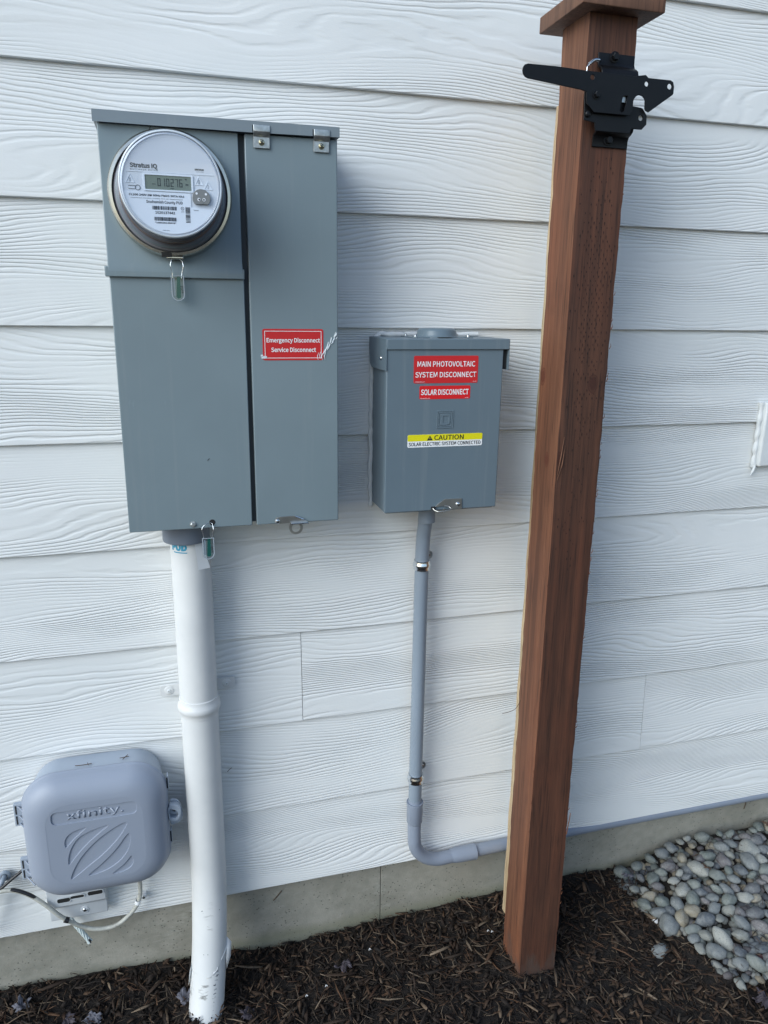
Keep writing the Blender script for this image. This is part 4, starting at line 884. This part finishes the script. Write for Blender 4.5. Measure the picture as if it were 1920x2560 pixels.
def tab(name, x0, x1, za, zb_, dirn):
    # flat foot on the post, then a curved step out to the back plate
    z0, z1 = za, zb_
    if dirn > 0: prof = [(-0.2108, 1.6535), (-0.2138, 1.6535), (-0.2140, 1.6400), (-0.2165, 1.6345), (-0.2225, 1.6310), (-0.2270, 1.6275), (-0.2290, 1.6215), (-0.2292, 1.6150), (-0.2268, 1.6150), (-0.2262, 1.6205), (-0.2240, 1.6255), (-0.2200, 1.6285), (-0.2135, 1.6325), (-0.2112, 1.6395)]
    else: prof = [(-0.2108, 1.5160), (-0.2138, 1.5160), (-0.2140, 1.5270), (-0.2165, 1.5325), (-0.2225, 1.5350), (-0.2270, 1.5385), (-0.2290, 1.5440), (-0.2292, 1.5500), (-0.2268, 1.5500), (-0.2262, 1.5450), (-0.2240, 1.5410), (-0.2200, 1.5380), (-0.2135, 1.5345), (-0.2112, 1.5275)]
    return MB().extr(prof, x0, x1).obj(name, M['black'], LT, b=0.0005)
t1 = tab('upper_foot', 0.6848, 0.7508, 0, 0, 1); t2 = tab('lower_foot', 0.6858, 0.7510, 0, 0, -1)
screw('hex_bolt', (0.7135, -0.2140, 1.6485), 0.0062, M['black'], LT, kind='hex', h=0.005)
screw('hex_bolt', (0.7140, -0.2140, 1.5265), 0.0062, M['black'], LT, kind='hex', h=0.005)
screw('hex_bolt', (0.6731, -0.2374, 1.5854), 0.0050, M['black'], LT, kind='hex', h=0.004)
screw('rivet', (0.6640, -0.2310, 1.5585), 0.0048, M['black'], LT, kind='pan', h=0.003)
MB().box(0.7200, 0.7285, -0.2330, -0.2315, 1.5795, 1.5885).obj('slot_pin', M['zinc'], LT)
sp0 = spline([(0.6822, -0.222, 1.6395), (0.6690, -0.231, 1.6360), (0.6560, -0.2365, 1.6275)], 12); cpts = []
for i in range(160):
    t = i/159*(len(sp0)-1.001); k = int(t); c = sp0[k].lerp(sp0[k+1], t-k); a = i/159*2*PI*20
    cpts.append(c+Vector((0, math.cos(a), 0))*0.0020+Vector((0.35, 0, -0.93)).normalized()*(-math.sin(a)*0.0020))
so = MB().tube(cpts, 0.00062, 6).obj('spring', M['chrome'], LT, 60)
MB().tube(spline([(0.6560, -0.2365, 1.6285), (0.6525, -0.2385, 1.6230), (0.6520, -0.2385, 1.6165)], 5), 0.0007, 6).obj('spring_hook', M['chrome'], so, 60)
MB().tube(spline([(0.6820, -0.222, 1.6395), (0.6850, -0.219, 1.6415), (0.6885, -0.2145, 1.6400)], 5), 0.0007, 6).obj('spring_hook', M['blackwire'], so, 60)

# ------------------------------------------------------------------ fixture at the right border
RF = thing('wall_mount_block', (1.36, 0, 0.91), 'white caulked fixture block on the siding at the right edge', 'wall fixture')
MB().box(1.290, 1.47, -0.018, 0.0, 0.915, 1.062).obj('block', M['caulk'], RF, b=0.004, seg=3)
r = random.Random(9); pts = [(1.2865+r.uniform(-.001, .001), -0.004, 0.912+0.01*i) for i in range(16)]
MB().tube(spline(pts, 3), [0.0055+0.001*math.sin(i*.6) for i in range(len(pts)*3-2)], 10).obj('caulk_line', M['caulk'], RF, 60)
MB().tube(spline([(1.287, -0.006, 0.922), (1.2862, -0.009, 0.912), (1.282, -0.010, 0.902), (1.2790, -0.009, 0.894)], 5), [0.0045-0.0002*i for i in range(16)], 8).obj('caulk_drip', M['caulk'], RF, 60)

def hb_(x, y):
    s = min(max((x-1.02)/0.24, 0), 1); s = s*s*(3-2*s); return -0.186+0.060*s*math.exp(y/0.28)
# ------------------------------------------------------------------ mulch: chips and needles
def shards(n, reg, lr, wr, thr, tilt, zoff, pal, seed, over=False):
    R = np.random.RandomState(seed)
    x = R.uniform(reg[0], reg[1], n); y = reg[3]-(reg[3]-reg[2])*R.rand(n)**1.0
    keep = ~((x > 0.672) & (x < 0.748) & (y > -0.205) & (y < -0.127))
    bed = (x > 1.10+0.02*np.sin(y*40)) & (y > -0.12-0.9*(x-1.06)-0.02) | ((x > 1.06) & (y > -0.11))
    if not over: keep &= ~(bed & (R.rand(n) > 0.12))
    keep &= ~(((x-0.0)**2+(y+0.085)**2) < 0.030**2)
    x = x[keep]; y = y[keep]; n = len(x)
    z = np.array([(max(gz(a, b), hb_(a, b)+0.018) if over else gz(a, b)) for a, b in zip(x, y)])+R.uniform(zoff[0], zoff[1], n)
    L = R.uniform(lr[0], lr[1], n)*R.uniform(.6, 1.25, n); w = R.uniform(wr[0], wr[1], n); th = R.uniform(thr[0], thr[1], n)
    az = R.uniform(0, 2*PI, n); el_ = R.normal(0, tilt, n); ro = R.normal(0, 0.5, n)
    d = np.stack([np.cos(az)*np.cos(el_), np.sin(az)*np.cos(el_), np.sin(el_)], 1)
    s_ = np.stack([-np.sin(az), np.cos(az), np.zeros(n)], 1); u = np.cross(d, s_)
    s2_ = s_*np.cos(ro)[:, None]+u*np.sin(ro)[:, None]; u2_ = np.cross(d, s2_)
    y = np.minimum(y, 0.026-np.abs(d[:, 1])*L/2); c = np.stack([x, y, z+np.abs(np.sin(el_))*L*0.35], 1)
    bend = u2_*(R.uniform(-.10, .10, n)*L)[:, None]
    V = []
    for t, k in ((-.5, R.uniform(.15, .8, n)), (0, np.ones(n)), (.5, R.uniform(.15, .8, n))):
        cc_ = c+d*(L*t)[:, None]+(bend if t == 0 else 0)
        for a, b in ((-1, -1), (1, -1), (1, 1), (-1, 1)): V.append(cc_+s2_*(w*k*a/2)[:, None]+u2_*(th*k*b/2)[:, None])
    V = np.stack(V, 1).reshape(-1, 3)
    q = []
    for o_ in (0, 4):
        for k in range(4): q.append((o_+k, o_+(k+1) % 4, o_+4+(k+1) % 4, o_+4+k))
    q += [(3, 2, 1, 0), (8, 9, 10, 11)]
    Q = (np.array(q)[None]+(np.arange(n)*12)[:, None, None]).reshape(-1, 4)
    pal = np.array(pal); ci = R.randint(0, len(pal), n); colr = pal[ci]*R.uniform(.6, 1.35, n)[:, None]
    C = np.repeat(colr, 12, 0); return V, Q, C
def arr_mesh(parts):
    V = np.concatenate([p[0] for p in parts]); C = np.concatenate([p[2] for p in parts]); Q = []; k = 0
    for p in parts: Q.append(p[1]+k); k += len(p[0])
    Q = np.concatenate(Q); me = bpy.data.meshes.new('m')
    me.vertices.add(len(V)); me.vertices.foreach_set('co', V.astype(np.float32).ravel())
    me.loops.add(Q.size); me.loops.foreach_set('vertex_index', Q.astype(np.int32).ravel())
    me.polygons.add(len(Q)); me.polygons.foreach_set('loop_start', np.arange(0, Q.size, 4, dtype=np.int32)); me.polygons.foreach_set('loop_total', np.full(len(Q), 4, dtype=np.int32))
    me.update(calc_edges=True); a = me.attributes.new('tint', 'FLOAT_COLOR', 'POINT')
    a.data.foreach_set('color', np.concatenate([C, np.ones((len(C), 1))], 1).astype(np.float32).ravel()); me.validate(); return me
brown = [(0.018, 0.012, 0.009), (0.036, 0.022, 0.015), (0.012, 0.009, 0.008), (0.060, 0.036, 0.023), (0.026, 0.018, 0.014), (0.090, 0.055, 0.034)]
tan = [(0.040, 0.026, 0.018), (0.10, 0.052, 0.028), (0.15, 0.105, 0.070), (0.070, 0.034, 0.020), (0.028, 0.020, 0.016), (0.20, 0.15, 0.105), (0.022, 0.016, 0.012)]
REG = (-0.75, 1.95, -0.85, 0.028)
p1 = shards(17000, REG, (0.010, 0.032), (0.003, 0.009), (0.001, 0.004), 0.34, (-0.003, 0.007), brown, 1)
p2 = shards(15000, REG, (0.014, 0.036), (0.0009, 0.0020), (0.0006, 0.0012), 0.25, (0.002, 0.013), tan, 2)
p3 = shards(2200, REG, (0.020, 0.060), (0.003, 0.008), (0.001, 0.0025), 0.15, (0.004, 0.012), tan+brown, 3)
p5 = shards(700, (0.99, 1.9, -0.42, 0.0), (0.010, 0.030), (0.0008, 0.002), (0.0006, 0.001), 0.3, (0.0, 0.004), tan, 8, over=True)
p4 = shards(9000, REG, (0.003, 0.007), (0.002, 0.005), (0.002, 0.004), 0.5, (-0.001, 0.006), brown[:3], 4)
mu = link('bark_mulch', arr_mesh([p1, p2, p3, p4, p5]), M['mulch'], None, 'stuff'); tag(mu, 'loose shredded bark mulch and dry fir needles covering the soil', 'mulch')

# ------------------------------------------------------------------ river stones
bx = [i*0.02 for i in range(int(0.98/0.02), int(2.02/0.02))]; by = [-0.52+0.02*i for i in range(28)]
def inbed(x, y):
    if x < 1.035 or y > 0.012: return False
    edge = 1.035 if y > -0.10 else 1.05+0.30*max(0, -y-0.12)
    return x > edge and y > -0.36-0.10*max(0, x-1.16)
bv = [(x, min(y, 0.029), (hb_(x, y)+0.002 if x > 1.05 and y > -0.36 else hb_(x, y)-0.03)) for y in by for x in bx]; nb = len(bx)
bed = link('stone_bed', smooth(mesh(bv, [(j*nb+i, j*nb+i+1, (j+1)*nb+i+1, (j+1)*nb+i) for j in range(len(by)-1) for i in range(nb-1)]), 60), M['soil'], kind='structure')
tag(bed, 'bed of gray river stones against the foundation')
def stone_mesh(seed):
    b = bmesh.new(); bmesh.ops.create_icosphere(b, subdivisions=3, radius=1.0); R = random.Random(seed); o_ = Vector((seed*3.1, seed*1.7, 0))
    sx, sy_, sz = 1.0, R.uniform(.56, .88), R.uniform(.44, .64); e = R.uniform(.78, 1.0)
    for v in b.verts:
        c = v.co.copy(); c = Vector([math.copysign(abs(q)**e, q) for q in c]).normalized()*(c.length) if e < .9 else c
        d = 1+0.24*mnoise.noise(c*1.2+o_)+0.10*mnoise.noise(c*2.6+o_)
        if seed % 3 == 0:
            for pn in range(7):
                nn = Vector((math.sin(seed+pn*2.4), math.cos(seed*1.7+pn*1.9), math.sin(pn*3.3+seed*.7))).normalized(); q_ = c.dot(nn)
                if q_ > 0.80: d *= (0.80/q_)**0.8
        v.co = Vector((c.x*sx, c.y*sy_, c.z*sz))*d
    me = bpy.data.meshes.new('stone'); b.to_mesh(me); b.free(); smooth(me, 180); me.materials.append(M['stone']); return me
SM = [stone_mesh(i+1) for i in range(16)]; R = random.Random(42); placed = []; cnt = 0
def put_stone(x, y, z, s, par, me=None, rz=None):
    o = bpy.data.objects.new('stone', me or R.choice(SM)); COL.objects.link(o); o.parent = par; o.location = (x, y, z); o.scale = (s, s, s*R.uniform(.85, 1.1))
    o.rotation_euler = (R.gauss(0, .22), R.gauss(0, .22), R.uniform(0, 2*PI) if rz is None else rz); return o
for layer, (tries, zo, lim) in enumerate(((6000, 0.006, 130), (40000, 0.021, 168))):
    placed = []; n_l = 0
    for _ in range(tries):
        x = 1.035+0.58*R.random(); y = -0.46*R.random()+0.012
        s = R.choice((0.013, 0.016, 0.018, 0.020, 0.022, 0.024, 0.029)) if layer else R.uniform(.014, .021)
        if not inbed(x, y) or n_l >= lim: continue
        if y > 0.020-s*0.9: y = 0.020-s*0.9
        if any((x-a)**2+(y-b_)**2 < ((s+c)*0.655)**2 for a, b_, c in placed): continue
        if layer and (y < -0.30 or x < 1.07) and R.random() < 0.5: continue
        placed.append((x, y, s)); n_l += 1
        put_stone(x, y, hb_(x, y)+zo+R.uniform(-.003, .003), s, bed)
    cnt += n_l
# past the first 300: the small filler stones showing in the gaps, as one piece
tb = bmesh.new(); bmesh.ops.create_icosphere(tb, subdivisions=2, radius=1.0); tv = [v.co.copy() for v in tb.verts]; tf = [tuple(v.index for v in f.verts) for f in tb.faces]; tb.free()
fm = MB(); cols = []; pal_ = [(0.15, 0.165, 0.17), (0.19, 0.195, 0.18), (0.09, 0.10, 0.115), (0.15, 0.17, 0.16), (0.25, 0.255, 0.24), (0.13, 0.12, 0.125), (0.23, 0.20, 0.15)]
for _ in range(1500):
    x = 1.035+0.85*R.random(); y = -0.46*R.random()+0.012
    if not inbed(x, y): continue
    s = R.uniform(.007, .014); y = min(y, 0.018-s); mt = Matrix.Translation((x, y, hb_(x, y)+R.uniform(.003, .012))) @ Matrix.Rotation(R.uniform(0, 6.3), 4, 'Z') @ Matrix.Rotation(R.gauss(0, .3), 4, 'X') @ Matrix.Diagonal((s, s*R.uniform(.6, .9), s*R.uniform(.5, .75), 1))
    o_ = Vector((x*50, y*50, 0)); fm.add([mt @ (v*(1+0.22*mnoise.noise(v*1.3+o_))) for v in tv], tf); c_ = R.choice(pal_); cols += [(*c_, 1)]*len(tv)
me = smooth(mesh(fm.v, fm.f), 180); at_ = me.attributes.new('tint', 'FLOAT_COLOR', 'POINT'); at_.data.foreach_set('color', np.array(cols, dtype=np.float32).ravel())
link('small_stone', me, mat_attr('small_river_stone', 0.72), bed, 'stuff')
print('stones', cnt)
def loose(x, y, s, mat, label, rz, sc=(1, 1, 1), i=3):
    me = SM[i].copy(); me.materials.clear(); me.materials.append(mat); o = bpy.data.objects.new('loose_stone', me); COL.objects.link(o)
    o.location = (x, y, gz(x, y)+s*.35); o.scale = (s*sc[0], s*sc[1], s*sc[2]); o.rotation_euler = (0.15, -0.1, rz); tag(o, label, 'stone')
loose(1.018, -0.226, 0.0205, M['stone'], 'pale speckled stone lying alone on the mulch left of the stone bed', 0.3, i=4)
loose(1.066, -0.142, 0.0150, M['quartz'], 'small whitish stone at the mulch edge of the stone bed', 0.9, i=2)
loose(1.142, -0.322, 0.0200, M['stone'], 'light speckled stone at the lower tip of the stone bed', 1.3, i=6)
loose(1.236, -0.300, 0.0170, M['quartz'], 'bright white quartz stone near the right edge of the stone bed', 0.2, i=8)

# ------------------------------------------------------------------ fallen leaves, needles, scraps
def leaf(x, y, z, s, mat, label, rz, rx=0.0, ry=0.0, seed=1, name='fallen_leaf'):
    R_ = random.Random(seed); tips = [(90, 1.0), (38, .86), (142, .86), (-8, .62), (188, .62)]; ol = []
    for a, L in sorted(tips): 
        ol += [(a-20, L*.62), (a-12, L*.84), (a-8, L*.78), (a, L), (a+7, L*.80), (a+12, L*.86), (a+20, L*.60)]
        ol.append((a+26, 0.47))
    ol = sorted(ol); ol += [(230, .30), (262, .16), (278, .16), (310, .30)]
    P2 = [(math.cos(math.radians(a))*L*R_.uniform(.9, 1.1), math.sin(math.radians(a))*L*R_.uniform(.9, 1.1)) for a, L in ol]
    b = bmesh.new(); cv = b.verts.new((0, 0, 0)); vs_ = [b.verts.new((px, py, 0)) for px, py in P2]
    for i in range(len(vs_)): b.faces.new((cv, vs_[i], vs_[(i+1) % len(vs_)]))
    bmesh.ops.subdivide_edges(b, edges=b.edges[:], cuts=3, use_grid_fill=True)
    for v in b.verts:
        q = v.co; q.z = 0.42*mnoise.noise(Vector((q.x*1.6, q.y*1.6, seed*2.0)))+0.16*mnoise.noise(Vector((q.x*5, q.y*5, seed)))+0.22*(q.x**2+q.y**2)*R_.choice((1, 1))*math.sin(seed+q.x*2)
    me = bpy.data.meshes.new('leaf'); b.to_mesh(me); b.free(); me.transform(Matrix.Scale(s, 4)); smooth(me, 80); me.materials.append(mat)
    o = bpy.data.objects.new(name, me); COL.objects.link(o); o.location = (x, y, z); o.rotation_euler = (rx, ry, rz)
    md = o.modifiers.new('thick', 'SOLIDIFY'); md.thickness = 0.0005; tag(o, label, 'leaf'); return o
L_ = lambda x, y, d=0.010: gz(x, y)+d
leaf(-0.374, -0.030, L_(-.37, -.03, .012), 0.026, M['leafb'], 'pale gray curled leaf at the bottom left corner', 0.5, .3, .2, 1)
leaf(-0.418, -0.026, L_(-.41, -.03, .010), 0.026, M['leafd'], 'brown leaf at the far left bottom corner', 1.9, .1, .1, 2)
leaf(-0.230, -0.082, L_(-.23, -.08, .012), 0.028, M['leafb'], 'gray violet leaf under the cable box by the white conduit', 2.6, .2, -.2, 3)
leaf(-0.285, -0.070, L_(-.28, -.07, .010), 0.022, M['leafa'], 'dark purple leaf between two gray leaves under the cable box', 4.1, .1, .2, 4)
leaf(-0.055, -0.085, L_(-.05, -.08, .012), 0.030, M['leafb'], 'gray leaf touching the left side of the white conduit foot', 5.2, .4, .2, 5)
leaf(0.296, -0.075, L_(.296, -.075, .012), 0.030, M['leafa'], 'purple leaf on the mulch between white conduit and post', 3.0, .2, .1, 6)
leaf(0.080, -0.150, L_(.08, -.15, .012), 0.026, M['leafa'], 'dark leaf just right of the white conduit foot', 1.1, .1, .2, 7)
leaf(1.215, -0.335, L_(1.2, -.33, .026), 0.042, M['leafc'], 'dark red wet leaf at the right edge below the stones', 0.2, .15, .1, 8)
leaf(1.165, -0.400, L_(1.16, -.4, .018), 0.042, M['leafa'], 'large dark leaf at the bottom right corner', 2.2, .1, -.2, 9)
leaf(1.060, -0.030, hb_(1.06, -.03)+.036, 0.024, M['leafb'], 'crumpled gray leaf at the left end of the stone bed by the wall', 2.0, .5, .3, 10)
leaf(1.237, -0.105, hb_(1.237, -.1)+.046, 0.020, M['leafd'], 'crumpled brown leaf lying in the middle of the stones', 0.7, .3, .4, 11)
leaf(1.500, -0.020, hb_(1.5, -.02)+.040, 0.022, M['leafd'], 'brown leaf on the stones against the wall at right', 0.7, .3, .4, 12)
leaf(1.235, -0.415, L_(1.2, -.41, .012), 0.036, M['leafc'], 'dark leaf lying beyond the lower right corner', 4.0, .1, .1, 13)
def bit(pts, r_, mat, label, cat='needle', name='pine_needle', group=None):
    o = MB().tube(spline(pts, 4), r_, 5).obj(name, mat, None, 60); tag(o, label, cat, group)
gN = 'dry needles stuck on box and siding'
bit([(-0.2230, -0.040, 0.3985), (-0.2090, -0.041, 0.3985), (-0.1930, -0.041, 0.3990)], 0.0007, M['needle'], 'dry needle on top of the cable box, left one', group=gN)
bit([(-0.2010, -0.036, 0.3990), (-0.1985, -0.046, 0.4000)], 0.0006, M['needle'], 'short needle crossing the left needle on the cable box', group=gN)
bit([(-0.1420, -0.036, 0.3995), (-0.1250, -0.035, 0.4000)], 0.0007, M['needle'], 'dry needle on top of the cable box, right one', group=gN)
bit([(-0.1360, -0.042, 0.3995), (-0.1270, -0.030, 0.4010)], 0.0007, M['needle'], 'short needle crossing the right needle on the cable box', group=gN)
bit([(0.0640, -0.003, 0.312), (0.0690, -0.004, 0.318), (0.0735, -0.003, 0.320)], 0.0006, M['needle'], 'tiny needle on the siding right of the white conduit', group=gN)
bit([(0.150, -0.001, 0.014), (0.0, 0, 0)][:1]+[(0.158, 0.009, -0.030), (0.166, 0.009, -0.014)], 0.0008, M['needle'], 'thin twig stuck on the concrete foundation', 'twig', 'twig') if False else None
bit([(0.1550, 0.028, -0.062), (0.1650, 0.027, -0.050), (0.1740, 0.028, -0.040)], 0.0011, M['needle'], 'short dark twig stuck on the foundation right of the white conduit', 'twig', 'twig')
bit([(1.4480, 0.028, -0.030), (1.4510, 0.027, -0.045), (1.4490, 0.028, -0.062)], 0.0010, M['needle'], 'short dark twig on the foundation above the stones', 'twig', 'twig')
bit([(0.6330, -0.116, 0.430), (0.648, -0.122, 0.436), (0.659, -0.128, 0.447), (0.667, -0.130, 0.468)], 0.0006, M['needle'], 'curved fibre sticking out from the left side of the post', 'fibre', 'wood_fibre')
for i, (x, y) in enumerate(((0.648, -0.075), (0.656, -0.080), (0.245, -0.125), (0.20, -0.135), (0.36, -0.06))):
    o = MB().tube(spline([(x, y, L_(x, y, .011)), (x+.002, y+.003, L_(x, y, .013)), (x+.005, y+.001, L_(x, y, .011))], 3), 0.0008, 5).obj('white_scrap', M['paper'], None, 60)
    tag(o, ['white scrap on the mulch left of the post base, rear piece', 'white scrap on the mulch left of the post base, front piece', 'white speck on the mulch midway between conduit and post', 'white speck on the mulch nearest the white conduit', 'white speck near the foundation joint'][i], 'scrap')
